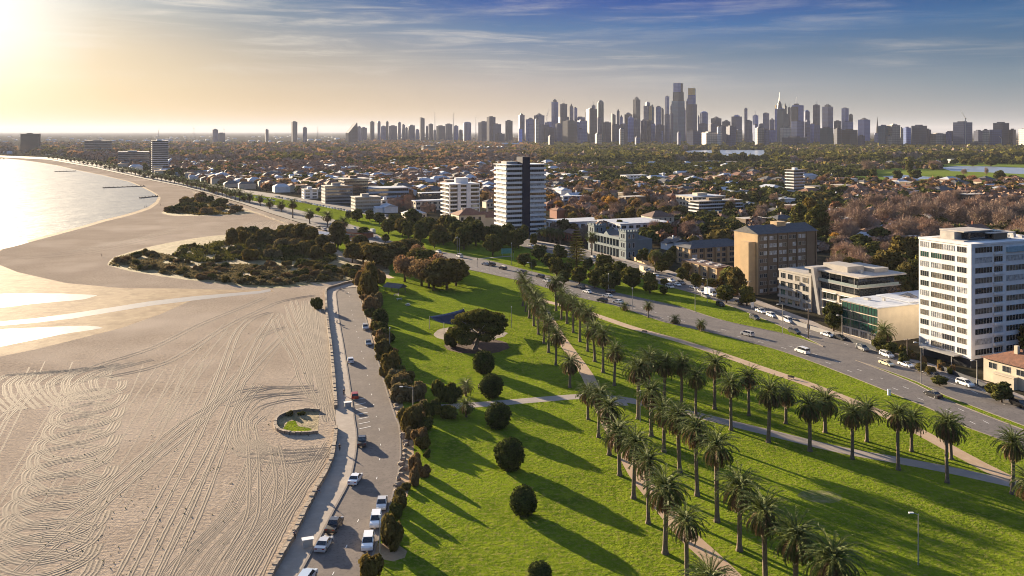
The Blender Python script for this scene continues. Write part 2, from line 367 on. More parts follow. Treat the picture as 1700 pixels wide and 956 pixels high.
# lawn and park ground
LAWN = [(585, 462), (594, 483), (609, 535), (625, 592), (641, 647), (655, 698), (662, 709), (664, 752), (654, 813), (613, 911), (560, 1060), (500, 1400), (3300, 1400), (2200, 930), (1700, 746), (1654, 727), (1607, 710), (1550, 681), (1505, 662.6), (1450, 640),
        (1398, 619.5), (1350, 601), (1288, 580), (1230, 565), (1179, 552), (1104, 535), (1053, 518), (1020, 507), (962, 494), (887, 472), (840, 461), (800, 452), (749, 442), (700, 428), (650, 412), (600, 399), (560, 400), (548, 404), (560, 420), (575, 440)]
sheet('lawn', LAWN, .02, m_grass)
NEAR = [(-300, 259), (0, 261), (80, 265), (150, 277), (200, 288), (250, 299), (300, 309), (350, 322), (400, 337), (450, 354), (501, 370), (541, 382), (600, 399), (650, 412), (700, 428), (749, 442), (800, 452), (840, 461), (887, 472), (962, 494), (1020, 507), (1053, 518), (1104, 535), (1179, 552),
        (1230, 565), (1288, 580), (1350, 601), (1398, 619.5), (1450, 640), (1505, 662.6), (1550, 681), (1607, 710), (1654, 727), (1700, 746), (2200, 930), (2800, 1200)]
FAR = [(-300, 256.5), (0, 258), (80, 261), (150, 269), (200, 279), (250, 289), (300, 299), (350, 306), (400, 314), (458, 322), (520, 332), (577, 342), (643, 356), (700, 368), (760, 380), (840, 392), (888, 401), (977, 418), (1053, 438), (1090, 447), (1129, 460), (1200, 483), (1230, 493), (1288, 517), (1330, 533),
       (1362, 547), (1435, 570), (1494, 594), (1582, 624), (1641, 644), (1700, 668), (2200, 860), (3000, 1150)]
sheet('boulevard', NEAR + FAR[::-1], .03, m_asph2)
MED1 = [(300, 304), (350, 315), (400, 329), (450, 339), (509, 352), (562, 367), (612, 382), (640, 397), (700, 413), (728, 417), (790, 428), (830, 437), (891, 453), (957, 468), (1010, 483), (1078, 498), (1129, 509.5), (1200, 532), (1300, 554), (1340, 566), (1360, 573), (1367, 576)]
MED1U = [(1367, 575), (1340, 562), (1297, 542), (1230, 514.6), (1154, 488), (1096, 472), (1060, 461), (1010, 444), (942, 427), (873, 411), (840, 401), (760, 388), (700, 377), (643, 364), (577, 350), (520, 340), (458, 329), (400, 320), (350, 311), (300, 303.5)]
sheet('median_grass', MED1 + MED1U, .04, m_grass)
MED2 = [(1420.6, 598), (1470, 617), (1523.5, 639), (1566, 661), (1616.6, 682), (1700, 714), (1900, 790), (2200, 905)]
MED2U = [(2200, 895), (1900, 783), (1700, 707), (1616.6, 675), (1566, 655), (1523.5, 634.5), (1470, 614.5)]
sheet('median_grass', MED2 + MED2U, .04, m_grass)
kb = MB()
for P_ in (MED1 + MED1U, MED2 + MED2U + [MED2[0]]):
    ribbon(kb, line_pts(P_, 4), 0, .3, .03, .16)
ribbon(kb, line_pts(NEAR[6:], 4), 0, .3, .02, .15)
ribbon(kb, line_pts(FAR[8:], 4), 0, .3, .02, .15)
tag(kb.obj('kerb', m_kerb), kind='structure')
# pavement on the building side
pv = MB(); ribbon(pv, line_pts(FAR[14:], 4), -2.1, 3.6, .1); tag(pv.obj('pavement', m_path2), kind='structure')
# paths through the park
P1 = [(880, 492), (905, 500), (955, 512), (1000, 527), (1053, 545), (1129, 566), (1200, 589), (1272, 614), (1340, 637), (1419, 668), (1480, 693), (1547, 728), (1600, 757), (1650, 783), (1720, 815), (1850, 880)]
P2 = [(690, 678), (760, 674), (830, 669), (900, 663), (975, 658), (1040, 664), (1120, 681), (1165, 691), (1214, 703), (1276, 718), (1344, 735), (1411, 750), (1490, 764), (1570, 779), (1640, 794), (1720, 812), (1850, 845)]
P3 = [(893, 500), (912, 530), (930, 560), (948, 585), (962, 604), (976, 625), (985, 645), (997, 672), (1012, 705), (1035, 745), (1060, 790), (1098, 838), (1140, 888), (1180, 925), (1230, 975), (1300, 1050), (1400, 1200)]
a = MB(); ribbon(a, line_pts(P3, 2), 0, 3.6, .028); tag(a.obj('gravel_path', m_path), kind='structure')
a = MB(); ribbon(a, line_pts(P2, 2), 0, 4.0, .032); tag(a.obj('grey_footpath', m_path2), kind='structure')
a = MB(); ribbon(a, line_pts(P1, 2), 0, 3.6, .036); tag(a.obj('gravel_path', m_path), kind='structure')
a = MB(); ribbon(a, line_pts([(745, 434), (790, 430), (850, 425)], 2), 0, 2.6, .05); ribbon(a, line_pts([(985, 660), (1003, 668), (1040, 668)], 1), 0, 5.0, .0345); tag(a.obj('crossing_path', m_path2), kind='structure')
# esplanade road with its promenade and sea wall
Wl = [(600, 464), (588, 468), (575, 471), (562, 475), (548, 479), (541, 484), (541, 497), (542, 516), (545, 545), (549, 576), (554, 630), (557.5, 679)]
Wl2 = [(558, 712), (555.5, 738), (547, 775), (521, 824), (486, 894), (451.5, 956), (400, 1060), (330, 1250)]
Kl = [(594, 477), (575, 478), (563.7, 481), (558, 486), (559.6, 508), (565, 545), (570.5, 576), (581, 644), (588, 695), (591.5, 720), (591, 745), (586, 775), (578.6, 801), (555.5, 844.6), (530, 893), (506, 937), (470, 1000), (420, 1120)]
Rl = [(590, 476), (593.6, 483.5), (608.6, 535), (625, 592), (641, 646.6), (655, 690), (662, 709), (664, 752), (660, 785), (650, 825), (640, 860), (625, 900), (610, 945), (585, 1010), (540, 1120)]
sheet('promenade', Wl + [(557.8, 696)] + Wl2 + [(420, 1120)][:0] + [(500, 1250), (560, 1060)] + [(470, 1000)] + Kl[:16][::-1], .1, m_conc)
sheet('esplanade_road', [(594, 477)] + Kl[1:] + [(500, 1250), (540, 1120)] + Rl[::-1], .025, m_asph)
a = MB(); ribbon(a, line_pts(Kl, 2), 0, .35, .025, .14); ribbon(a, line_pts(Rl, 2), -.1, .35, .022, .14); tag(a.obj('kerb', m_kerb), kind='structure')
a = MB(); ribbon(a, line_pts(Rl[1:10], 2), -1.6, 2.6, .04); tag(a.obj('verge_soil', m_verge), kind='structure')
sheet('verge_soil', [(662, 905), (676, 915), (672, 926), (652, 932), (618, 925), (628, 902)], .03, m_verge)
wallm = mat('sea_wall_top', (.30,.24,.18), .9, (.2,.155,.115), .9, bump=.1, bscale=2)
def stone_wall(name, pts, h, w, label):
    L = line_pts(pts, 1.1); o = MB(); r = random.Random(3)
    for i in range(len(L) - 1):
        p, q = L[i], L[i+1]; d = (q - p).normalized(); nn = Vector((d.y, -d.x, 0)); hh = h * r.uniform(.9, 1.1); ww = w / 2 * r.uniform(.9, 1.12)
        q = q - d * .06
        vs = [p - nn*ww, q - nn*ww, q + nn*ww, p + nn*ww]
        o.add([(v.x, v.y, -.02) for v in vs] + [(v.x - 0, v.y, hh) for v in vs], [(3,2,1,0),(4,5,6,7),(0,1,5,4),(1,2,6,5),(2,3,7,6),(3,0,4,7)])
    ob = o.obj(name, wallm); tag(ob, label, 'wall'); return ob
stone_wall('sea_wall', Wl, 1.0, .8, 'long low stone sea wall between the tyre-marked sand and the promenade, upper stretch')
stone_wall('sea_wall', Wl2, 1.0, .8, 'low stone sea wall running to the bottom edge beside the shaded promenade')
stone_wall('beach_wall', [(320, 319), (350, 329), (400, 345), (450, 363), (480, 374), (512, 386)], 1.2, 1.0, 'low pale wall between the upper beach and the foreshore road')
BED = [(530, 683), (505, 682), (480, 687), (462, 694), (457, 703), (459, 713), (474, 720), (500, 722), (528, 719)]
sheet('garden_bed_ground', BED, .05, m_scrub)
sheet('garden_bed_grass', [(478, 700), (470, 712), (490, 718), (520, 717), (515, 711), (495, 708), (490, 698)], .058, m_grass)
stone_wall('garden_wall', BED, .7, .7, 'curved D-shaped stone retaining wall round a planted bed on the sand')
# tyre tracks: real ruts in the sand, two wheels a pair
trk = MB()
def rut(pts, w=.46, h=.045, step=1.6, world=False, z=.031):
    L = line_pts(pts, step, world); o = len(trk.v); n = len(L)
    prof = [(-w, 0), (-w*.55, h), (-w*.15, h*.15), (w*.15, h*.15), (w*.55, h), (w, 0)]
    for i, p in enumerate(L):
        d = (L[min(i+1, n-1)] - L[max(i-1, 0)]); d.normalize(); nn = Vector((d.y, -d.x, 0)); j = rnd.uniform(.75, 1.25)
        for a_, b_ in prof: q = p + nn * a_ * j; trk.v.append((q.x, q.y, z + b_ * j))
    for i in range(n - 1):
        for k in range(5): a_ = o + i*6 + k; trk.f.append((a_, a_+1, a_+7, a_+6)); trk.m.append(0)
def pair(pts, gap=1.9, **k):
    pts = [(x + rnd.uniform(-2.5, 2.5), y + rnd.uniform(-1.2, 1.2) * (y - 218) / 400) for x, y in pts]
    L = line_pts(pts, 4)
    for sgn in (-1, 1):
        out = []
        for i, p in enumerate(L):
            d = (L[min(i+1, len(L)-1)] - L[max(i-1, 0)]).normalized(); nn = Vector((d.y, -d.x, 0)); q = p + nn * sgn * gap / 2; out.append((q.x, q.y))
        rut(out, world=True, **k)
for pts in ([(200, 970), (265, 840), (330, 715), (370, 620), (395, 555), (420, 530), (450, 518)], [(240, 970), (300, 850), (365, 720), (400, 640), (425, 570), (460, 520)], [(262, 975), (330, 840), (385, 705), (430, 640)],
            [(100, 880), (200, 790), (300, 705), (380, 655), (430, 600), (470, 560)], [(30, 950), (150, 850), (260, 760), (340, 690), (395, 620)],
            [(470, 520), (490, 560), (515, 610), (530, 660), (545, 700)], [(480, 505), (500, 560), (528, 620), (545, 690)], [(500, 510), (515, 570), (535, 640), (552, 700)],
            [(455, 530), (462, 550), (490, 590), (505, 630), (520, 660)], [(520, 500), (524, 560), (535, 610), (548, 670)], [(508, 500), (512, 550), (528, 600), (540, 650)], [(490, 500), (520, 590), (540, 640)],
            [(380, 660), (400, 650), (440, 645), (490, 644), (520, 642)], [(380, 675), (420, 660), (480, 655), (530, 650)], [(548, 735), (480, 850), (420, 960)], [(540, 750), (500, 800), (430, 900), (390, 970)],
            [(530, 770), (470, 850), (400, 970)], [(420, 740), (424, 800), (415, 860), (380, 930)], [(455, 740), (465, 800), (455, 860)], [(430, 690), (415, 705), (425, 735), (460, 752), (530, 758), (552, 745)], [(385, 705), (385, 735), (410, 755), (450, 757)],
            [(440, 495), (400, 510), (330, 540), (250, 580), (150, 610), (60, 650), (0, 700)], [(520, 490), (470, 500), (420, 520), (370, 545), (280, 600), (180, 625)],
            [(430, 560), (470, 545), (500, 560)]):
    pair(pts)
for k in range(13):                     # stacked loops on the left half
    x, y = 152 - k * 9 + rnd.uniform(-3, 3), 645 + k * 23 + (k*k) * .25; w, h = 50 + k * 4 + rnd.uniform(-3, 3), 14 + k * 1.3
    pair([(x + w * 1.0, y - h), (x + w * .3, y - h * 1.4), (x - w * .55, y - h * .6), (x - w * .72, y + h * .35), (x - w * .3, y + h * 1.1), (x + w * .3, y + h), (x + w * .95, y + h * .1), (x + w * 1.15, y - h * .9)], gap=1.5, w=.6, h=.045)
for k in range(8):                      # concentric turns further up the beach
    x = 175 - k * 24
    pair([(x + 75 - k * 2, 598 + k * 3.2), (x + 5, 617 + k), (x - 18, 630 + k), (x - 14, 646 + k * 2), (x + 6, 662 + k * 3)], gap=1.4, w=.5)
for k in range(0):
    x, y = 255 + k * 12, 590 - k * 7.5
    pair([(x - 30, y - 4), (x + 15, y - 12), (x + 32, y - 8), (x + 22, y - 1), (x - 10, y + 8)], gap=1.2, w=.4)
for k in (0, 2, 5):
    pair([(552 + k, 672 + k * 2), (490, 662 - k * 3), (440 - k * 4, 672 - k * 4), (412 - k * 5, 700), (430 - k * 5, 733 + k * 3), (470, 748 + k * 4), (548, 745 + k * 2)], gap=1.5, w=.35, h=.04)
for k in range(30):                     # straight fan along the wall
    x = 505 + k * 1.6
    rut([(x - 4, 500 + (k % 5) * 6), (x, 560), (x + 5 + k * .05, 620 + (k % 7) * 8)], w=.26, h=.03)
for k in range(26):                     # harrow lines beside the lower wall
    x = 545 - k * 5.5 + rnd.uniform(-3, 3)
    if rnd.random() < .25: continue
    rut([(x, 735 + k * 1.2), (x - 42, 815 + k * 1.5), (x - 95 - k, 905 + k), (x - 135 - k, 985)], w=.25, h=.025)
for k in range(46):                     # faint raked lines over the open beach
    x = -40 + k * 13 + rnd.uniform(-7, 7)
    if rnd.random() < .35: continue
    rut([(x + 60 + rnd.uniform(-12, 12), 600 + (k % 4) * 5), (x + 10, 700 + (k % 3) * 9), (x - 60, 800 + (k % 5) * 12)] if k < 30 else [(x + 20, 520 + (k % 4) * 8), (x - 40, 600), (x - 110, 700)], w=.2, h=.018)
for k in range(9): rut([(395 + k * 9, 388 - k), (400 + k * 9, 378 - k), (416 + k * 8, 370 - k * .8), (436 + k * 6, 366)], w=.35, h=.03, step=4)
for k in range(5): rut([(20 + k * 30, 430 - k * 4), (120 + k * 26, 424 - k * 7), (240 + k * 24, 404 - k * 9)], w=.3, h=.02, step=4)
m_rut = ground_mat('churned_sand', [(.20,.16,.125), (.165,.132,.10), (.14,.11,.085)], (.3, 1.5), bump=.06, bscale=3)
tag(trk.obj('tyre_tracks', m_rut), kind='structure')
# painted markings
pm = MB()
def dashes(L, off, w=.14, on=3, gap=6, z=.045):
    acc = 0; seg = []
    for i in range(len(L) - 1):
        ln = (L[i+1] - L[i]).length
        if acc % (on + gap) < on: seg.append(L[i])
        elif seg:
            if len(seg) > 1: ribbon(pm, seg, off, w, z)
            seg = []
        acc += ln
L1 = line_pts(NEAR[14:], 1.0)
for off in (-3.4, -6.8): dashes(L1, off, .18)
L2 = line_pts(FAR[15:], 1.0)
for off in (3.2, 6.2): dashes(L2, off, .18)
ribbon(pm, L2, 2.4, .12, .045)
Lk = line_pts(Kl[3:], 1.0); dashes(Lk, -5.2, .16, 2, 7); 
for k in range(7):
    p = G(589 + k * 1.3, 664 + k * 8); ribbon(pm, [p, p + Vector((2.3, 1.6, 0))], 0, .3, .045)
tag(pm.obj('road_markings', m_paint), kind='structure')
# playground, mulch and bare patches
def ring(cx, cy, rx, ry, n=26, seed=1):
    c = G(cx, cy); r = random.Random(seed); ax = (G(cx + rx, cy) - c).length; ay = abs(G(cx, cy - ry).y - c.y) * .5 + abs(G(cx, cy + ry).y - c.y) * .5
    return [(c.x + ax * math.cos(2*math.pi*i/n) * r.uniform(.93, 1.05), c.y + ay * math.sin(2*math.pi*i/n) * r.uniform(.93, 1.05)) for i in range(n)]
sheet('playground_sand', ring(780, 553, 61, 13, 30, 2), .03, m_conc, world=True)
sheet('mulch_bed', ring(792, 574, 54, 13, 30, 3), .036, m_mulch, world=True)
sheet('bare_patch', ring(1362, 824, 36, 11, 24, 4), .027, ground_mat('bare_turf', [(.17,.18,.06), (.10,.13,.025), (.24,.21,.12), (.085,.12,.015)], (.3, .9, .15), bump=.2, spec=0), world=True)
# lake and open greens in the distance
sheet('park_green', [(1430, 260), (1500, 256), (1760, 262), (2000, 270), (2000, 318), (1700, 314), (1560, 308), (1400, 306), (1330, 296), (1380, 284), (1420, 272)], .03, m_golf)
sheet('park_green', [(960, 257), (1010, 256), (1000, 264), (960, 262)], .03, m_golf)
sheet('park_green', [(1235, 262), (1330, 255), (1400, 262), (1320, 268)], .03, m_golf)
m_lake = bpy.data.materials.new('lake_water'); m_lake.use_nodes = True
b = m_lake.node_tree.nodes['Principled BSDF']; b.inputs['Base Color'].default_value = (.30, .36, .43, 1); b.inputs['Roughness'].default_value = .25; b.inputs['Specular IOR Level'].default_value = 1.
sheet('lake_water', [(1110, 254), (1150, 249.5), (1200, 248.5), (1268, 248.5), (1278, 252), (1268, 258), (1235, 262), (1190, 260), (1140, 256.5)], .04, m_lake)
sheet('lake_water', [(1560, 278), (1590, 275.5), (1640, 276), (1760, 281), (2000, 290), (2000, 297), (1700, 289), (1640, 286), (1580, 284)], .04, m_lake)
sheet('lake_water', [(1465, 293), (1500, 290), (1550, 294), (1540, 297), (1480, 298)], .04, m_lake)
sheet('freeway', [(1115, 262), (1200, 267), (1290, 272), (1420, 278), (1420, 280.5), (1280, 275), (1190, 270), (1112, 264)], .05, m_path2)
# ------------------------------------------------------------------ vegetation
BARK = mat('bark', (.16,.115,.08), .95, (.09,.065,.045), 2., bump=.05)
PALMBARK = mat('palm_bark', (.20,.15,.11), .95, (.12,.09,.065), 3., bump=.06, bscale=6.)
FROND = mat('palm_frond', (.085,.11,.028), .6, (.06,.08,.024), .8, island=(1.7,1.55,1.3), spec=.12, trans=.2)
DRY = mat('palm_dry_frond', (.33,.22,.12), .7, (.20,.13,.075), .8, island=(.7,.65,.6), trans=.2)
LEAF = {
 'dark': mat('leaf_dark', (.066,.072,.028), .8, (.042,.050,.021), .25, island=(2.0,1.8,1.2), randmix=(1.35,1.2,.9), spec=0, trans=.15),
 'olive': mat('leaf_olive', (.105,.092,.038), .8, (.07,.065,.028), .25, island=(1.7,1.55,1.2), randmix=(1.3,1.1,.8), spec=0, trans=.2),
 'bush': mat('leaf_bush', (.046,.054,.020), .8, (.030,.036,.015), .5, island=(1.9,1.9,1.2), spec=0, trans=.1),
 'grey': mat('leaf_grey', (.16,.135,.075), .85, (.11,.095,.05), .4, island=(1.6,1.5,1.3), randmix=(1.1,.95,.8), spec=0, trans=.2),
 'brown': mat('leaf_brown', (.20,.145,.075), .85, (.14,.10,.055), .4, island=(1.6,1.4,1.2), randmix=(.9,.85,.75), spec=0, trans=.25),
 'rust': mat('leaf_rust', (.19,.11,.07), .85, (.13,.085,.058), .3, island=(1.6,1.4,1.2), randmix=(1.2,1.3,1.1), spec=0, trans=.25),
 'yellow': mat('leaf_yellow', (.34,.19,.04), .85, (.24,.13,.035), .3, island=(1.4,1.4,1.2), spec=0, trans=.3),
 'twig': mat('bare_twigs', (.26,.20,.16), .9, (.18,.145,.12), .3, island=(1.5,1.4,1.3), randmix=(1.1,.97,.9), spec=0),
}
def leaves(rs, lobes, n, size, twig=False, fill=.35):
    L = np.array(lobes, float); wts = (L[:, 3] * L[:, 4] + L[:, 3] * L[:, 5] + L[:, 4] * L[:, 5]); idx = rs.choice(len(L), n, p=wts / wts.sum())
    d = rs.normal(size=(n, 3)); d /= np.linalg.norm(d, axis=1)[:, None]
    rad = np.where(rs.rand(n) < fill, rs.uniform(.35, .9, n), rs.uniform(.84, 1.16, n))
    p = L[idx, :3] + d * L[idx, 3:6] * rad[:, None]
    p[:, 2] = np.maximum(p[:, 2], .15)
    nn = d + rs.normal(size=(n, 3)) * (.55 if not twig else 1.2); nn /= np.linalg.norm(nn, axis=1)[:, None]
    a = np.cross(nn, rs.normal(size=(n, 3))); a /= np.linalg.norm(a, axis=1)[:, None]; b = np.cross(nn, a)
    s = size * rs.uniform(.6, 1.3, n)[:, None]
    if twig:
        a = d * .8 + rs.normal(size=(n, 3)) * .45 + np.array([0, 0, .35]); a /= np.linalg.norm(a, axis=1)[:, None]
        b = np.cross(a, rs.normal(size=(n, 3))); b /= np.linalg.norm(b, axis=1)[:, None]
        v = np.stack([p - a*s*1.6 - b*s*.10, p - a*s*1.6 + b*s*.10, p + a*s*1.6 + b*s*.05, p + a*s*1.6 - b*s*.05], 1)
    else:
        v = np.stack([p - a*s - b*s*.7, p + a*s*.9 - b*s*.8, p + a*s + b*s*.7, p - a*s*.8 + b*s*.9], 1)
    return v.reshape(-1, 3), np.arange(n * 4).reshape(-1, 4)
def lobes_tree(r, h, w, base, k=9, flat=.8):
    """an uneven crown: lobes between height base and h, width w"""
    out = [(0, 0, (base + h) / 2, w * .30, w * .30, (h - base) * .42)]
    for i in range(k):
        t = (i + .5) / k; z = base + (h - base) * (.18 + .68 * t); rr = w * .5 * math.sin(math.pi * (.22 + .62 * t)) ** .8
        an = i * 2.4 + r.uniform(-.5, .5); q = rr * r.uniform(.45, .72); s = w * r.uniform(.15, .24)
        out.append((q * math.cos(an), q * math.sin(an), z, s, s, s * flat))
    return out
def trunk_mesh(name, h, r0, r, limbs=4, lean=0.):
    mb = MB(); pts = [(0, 0, -.1), (lean * .3, 0, h * .3), (lean, .05 * h, h * .62), (lean * 1.2, 0, h * .8)]
    mb.tube(pts, [r0 * 1.25, r0, r0 * .75, r0 * .3], 7)
    for i in range(limbs):
        an = i * 2.4 + r.uniform(-.4, .4); z = h * r.uniform(.3, .55); q = h * .3
        mb.tube([(lean * .6, 0, z), (q * .5 * math.cos(an) + lean, q * .5 * math.sin(an), z + h * .16), (q * math.cos(an) + lean, q * math.sin(an), z + h * .34)], [r0 * .5, r0 * .35, r0 * .12], 5)
    return mb.mesh(name, BARK, True)
def conifer(rs, h, w, n, size):
    """tiered pine: whorls of drooping limbs"""
    t = rs.rand(n) ** .8; lvl = np.floor(t * 14) / 14 + rs.uniform(-.012, .012, n); z = .06 * h + lvl * h * .93
    rr = (1 - lvl) ** .8 * w * .5 * np.sqrt(rs.uniform(.03, 1, n)) * (.85 + .3 * np.sin(lvl * 90))
    an = rs.randint(0, 7, n) / 7 * 6.283 + rs.normal(size=n) * .22 + lvl * 31
    p = np.stack([rr * np.cos(an), rr * np.sin(an), z + rr * .12], 1)
    a = np.stack([np.cos(an), np.sin(an), rs.uniform(-.1, .5, n)], 1); b = np.stack([-np.sin(an), np.cos(an), rs.uniform(-.3, .3, n)], 1)
    s = size * rs.uniform(.6, 1.3, n)[:, None]
    v = np.stack([p - a*s - b*s*.5, p + a*s - b*s*.4, p + a*s + b*s*.4, p - a*s + b*s*.5], 1)
    return v.reshape(-1, 3), np.arange(n * 4).reshape(-1, 4)

rs = np.random.RandomState(11)
CR = {}     # crown meshes by type: unit-free sizes in metres
def crown(key, v, f, leaf): CR.setdefault(key, []).append(np_mesh(key, v, f, LEAF[leaf]))
for i in range(5):
    for leaf, key in (('dark', 'evergreen'), ('olive', 'gum')):
        v, f = leaves(rs, lobes_tree(rnd, 10, 8.5 if key == 'evergreen' else 9, 1.0 if key == 'evergreen' else 1.8, 11, .8), 2400, .42); crown(key, v, f, leaf)
    v, f = leaves(rs, lobes_tree(rnd, 10, 10, 2.5, 10, .9), 2600, .42, True, .6); crown('bare', v, f, 'twig')
for i in range(3):
    for leaf in ('brown', 'rust', 'yellow'):
        v, f = leaves(rs, lobes_tree(rnd, 9, 9, 2.2, 10, .9), 1700, .28, False, .5); crown(leaf, v, f, leaf)
    v, f = leaves(rs, [(0, 0, 2.1, 1.75, 1.75, 2.1)] + [(rnd.uniform(-.8,.8), rnd.uniform(-.8,.8), rnd.uniform(1.3,3.1), 1.15, 1.15, 1.2) for _ in range(5)], 6000, .14, False, .2); crown('round', v, f, 'bush')
    for leaf, key in (('olive', 'shrub'), ('grey', 'shrub_grey'), ('brown', 'shrub_brown'), ('dark', 'shrub_dark')):
        lo_ = [(0, 0, 1.0, 1.2, 1.2, 1.0)]
        for q_ in range(9): a__ = rnd.uniform(0, 6.28); r__ = rnd.uniform(.5, 1.7); s__ = rnd.uniform(.45, .95); lo_.append((r__ * math.cos(a__), r__ * math.sin(a__), rnd.uniform(.5, 2.0) - r__ * .35 + .3, s__, s__, s__ * rnd.uniform(.7, 1.1)))
        v, f = leaves(rs, lo_, 2600, .21, False, .3); crown(key, v, f, leaf)
v, f = conifer(rs, 20, 9.5, 5200, .36); crown('norfolk', v, f, 'dark')
for i in range(2): v, f = conifer(rs, 16, 8, 2600, .42); crown('pine', v, f, 'dark')
TR = {'t': [trunk_mesh('trunk', 10, .32, rnd, 5, rnd.uniform(-.5, .5)) for _ in range(4)],
      'bare': [trunk_mesh('trunk', 10, .30, rnd, 8, rnd.uniform(-.4, .4)) for _ in range(3)],
      'straight': [MB().tube([(0,0,-.1),(0,0,8),(0,0,18)], [.4,.25,.06], 7).mesh('trunk', BARK, True)]}
LABELQ = []        # things whose label is completed with a landmark and a place in the row at the end
KINDN = {'evergreen': ('evergreen_tree', 'dark evergreen tree', 'tree'), 'gum': ('gum_tree', 'olive green gum tree', 'tree'), 'bare': ('bare_tree', 'bare purplish brown winter tree', 'tree'), 'brown': ('autumn_tree', 'light brown autumn tree', 'tree'),
         'rust': ('autumn_tree', 'rust red autumn tree', 'tree'), 'yellow': ('autumn_tree', 'golden yellow autumn tree', 'tree'), 'norfolk': ('norfolk_pine', 'tall tiered norfolk pine', 'tree'), 'pine': ('conifer_tree', 'dark cone-shaped conifer', 'tree')}
BASEH = {'evergreen': 10, 'gum': 10, 'bare': 10, 'brown': 9, 'rust': 9, 'yellow': 9, 'norfolk': 20, 'pine': 16}
BASEW = {'evergreen': 8.5, 'gum': 9, 'bare': 10, 'brown': 9, 'rust': 9, 'yellow': 9, 'norfolk': 9.5, 'pine': 8}
def tree(kind, loc, h, w=None, label=None, group=None, tag_q=True):
    nm, desc, cat = KINDN[kind]; sz = h / BASEH[kind]; sw = (w / BASEW[kind]) if w else sz
    t = thing(nm, label, cat, loc, rnd.uniform(0, 6.28), group or ('%ss' % desc)); t.scale = (sw, sw, sz)
    put('trunk', rnd.choice(TR['bare' if kind == 'bare' else 'straight' if kind in ('norfolk', 'pine') else 't']), t)
    put('crown', rnd.choice(CR[kind]), t)
    if not label and tag_q: LABELQ.append((t, desc))
    return t
SHN = {'shrub': 'olive green shrub', 'shrub_grey': 'grey green shrub', 'shrub_brown': 'dry brown shrub', 'shrub_dark': 'dark green shrub'}
def shrub(kind, loc, w, h, label=None, group=None):
    me = rnd.choice(CR[kind]); o = put('shrub' if kind != 'round' else 'round_bush', me, None, loc, rnd.uniform(0, 6.28), (w / 4.2, w / 4.2, h / 2.6) if kind != 'round' else (w / 3.8, w / 3.8, h / 4.4))
    tag(o, label, 'shrub' if kind != 'round' else 'bush', group)
    if not label: LABELQ.append((o, SHN[kind]))
    return o
def sized(px, pyb, wpx, hpx):
    """ground point of a base pixel and metres for a width and height in picture pixels"""
    s = HC / (pyb - HY); return G(px, pyb), wpx * s, hpx * s

# palms ------------------------------------------------------------
def frond_geo(rs, L, el, azm, droop, leaf=.66, wid=.105, n=17, z0=0., r0=.12):
    """rachis curve and leaflets -> triangles"""
    vs, fs = [], []; c, s = math.cos(azm), math.sin(azm); pts = []; x, z, a = r0, z0, el; st = L / 9
    for i in range(10):
        pts.append((x, z)); x += st * math.cos(a); z += st * math.sin(a); a -= droop * (.6 + .09 * i)
    def at(t):
        k = min(8, int(t * 9)); u = t * 9 - k; return (pts[k][0] * (1-u) + pts[k+1][0] * u, pts[k][1] * (1-u) + pts[k+1][1] * u, math.atan2(pts[k+1][1] - pts[k][1], pts[k+1][0] - pts[k][0]))
    for i in range(9):
        (x0, z0_), (x1, z1) = pts[i], pts[i+1]; w = .07 * (1 - i / 10) + .015; o = len(vs)
        for x, z, ss in ((x0, z0_, -w), (x0, z0_, w), (x1, z1, w * .85), (x1, z1, -w * .85)): vs.append((x*c - ss*s, x*s + ss*c, z))
        fs += [(o, o+1, o+2), (o, o+2, o+3)]
    for i in range(n):
        t = .12 + .86 * i / n; x, z, a = at(t); ll = leaf * (1 - .75 * abs(t - .45) ** 1.4) * rs.uniform(.85, 1.1)
        for sd in (-1, 1):
            ang = .95 - t * .35; dxl = math.cos(ang) * ll; dy = sd * math.sin(ang) * ll; dz = ll * (.32 - .55 * rs.rand())
            tx, tz = x + dxl * math.cos(a), z + dxl * math.sin(a) + dz; o = len(vs)
            for X, Yy, Z in ((x - wid/2*2, 0, z), (x + wid, 0, z), (tx, dy, tz)): vs.append((X*c - Yy*s, X*s + Yy*c, Z))
            fs.append((o, o+1, o+2))
    return vs, fs
def palm_crown(rs, n, L, els, droops, m, name, z0=0.):
    V, F = [], []
    for i in range(n):
        t = (i + .5) / n; el = els[0] + (els[1] - els[0]) * t + rs.uniform(-.12, .12)
        v, f = frond_geo(rs, L * rs.uniform(.85, 1.08), el, i * 2.39996 + rs.uniform(-.2, .2), droops[0] + (droops[1] - droops[0]) * t, z0=z0 + (1 - t) * .35)
        o = sum(len(a) for a in V); V.append(np.array(v)); F.append(np.array(f) + o)
    return np_mesh(name, np.concatenate(V), np.concatenate(F), m)
PALMS = []
for i in range(7):
    cr = palm_crown(rs, rnd.randint(60, 84), rnd.uniform(3.9, 4.4), (1.28, rnd.uniform(-.6, -.35)), (rnd.uniform(.13, .18), rnd.uniform(.19, .24)), FROND, 'crown')
    dr = palm_crown(rs, rnd.randint(30, 54), rnd.uniform(3.1, 3.7), (-.2, -1.2), (.17, .08), DRY, 'dry_fronds', -.25)
    mb = MB(); zz = [0, .25, .7, 1.6, 5, 9, 10.4, 10.8, 11.15]; rr = [.62, .58, .46, .38, .36, .38, .50, .55, .25]
    mb.tube([(.05 * math.sin(z * .5 + i), .05 * math.cos(z * .4), z - .1) for z in zz], rr, 10); PALMS.append((mb.mesh('trunk', PALMBARK, True), cr, dr))
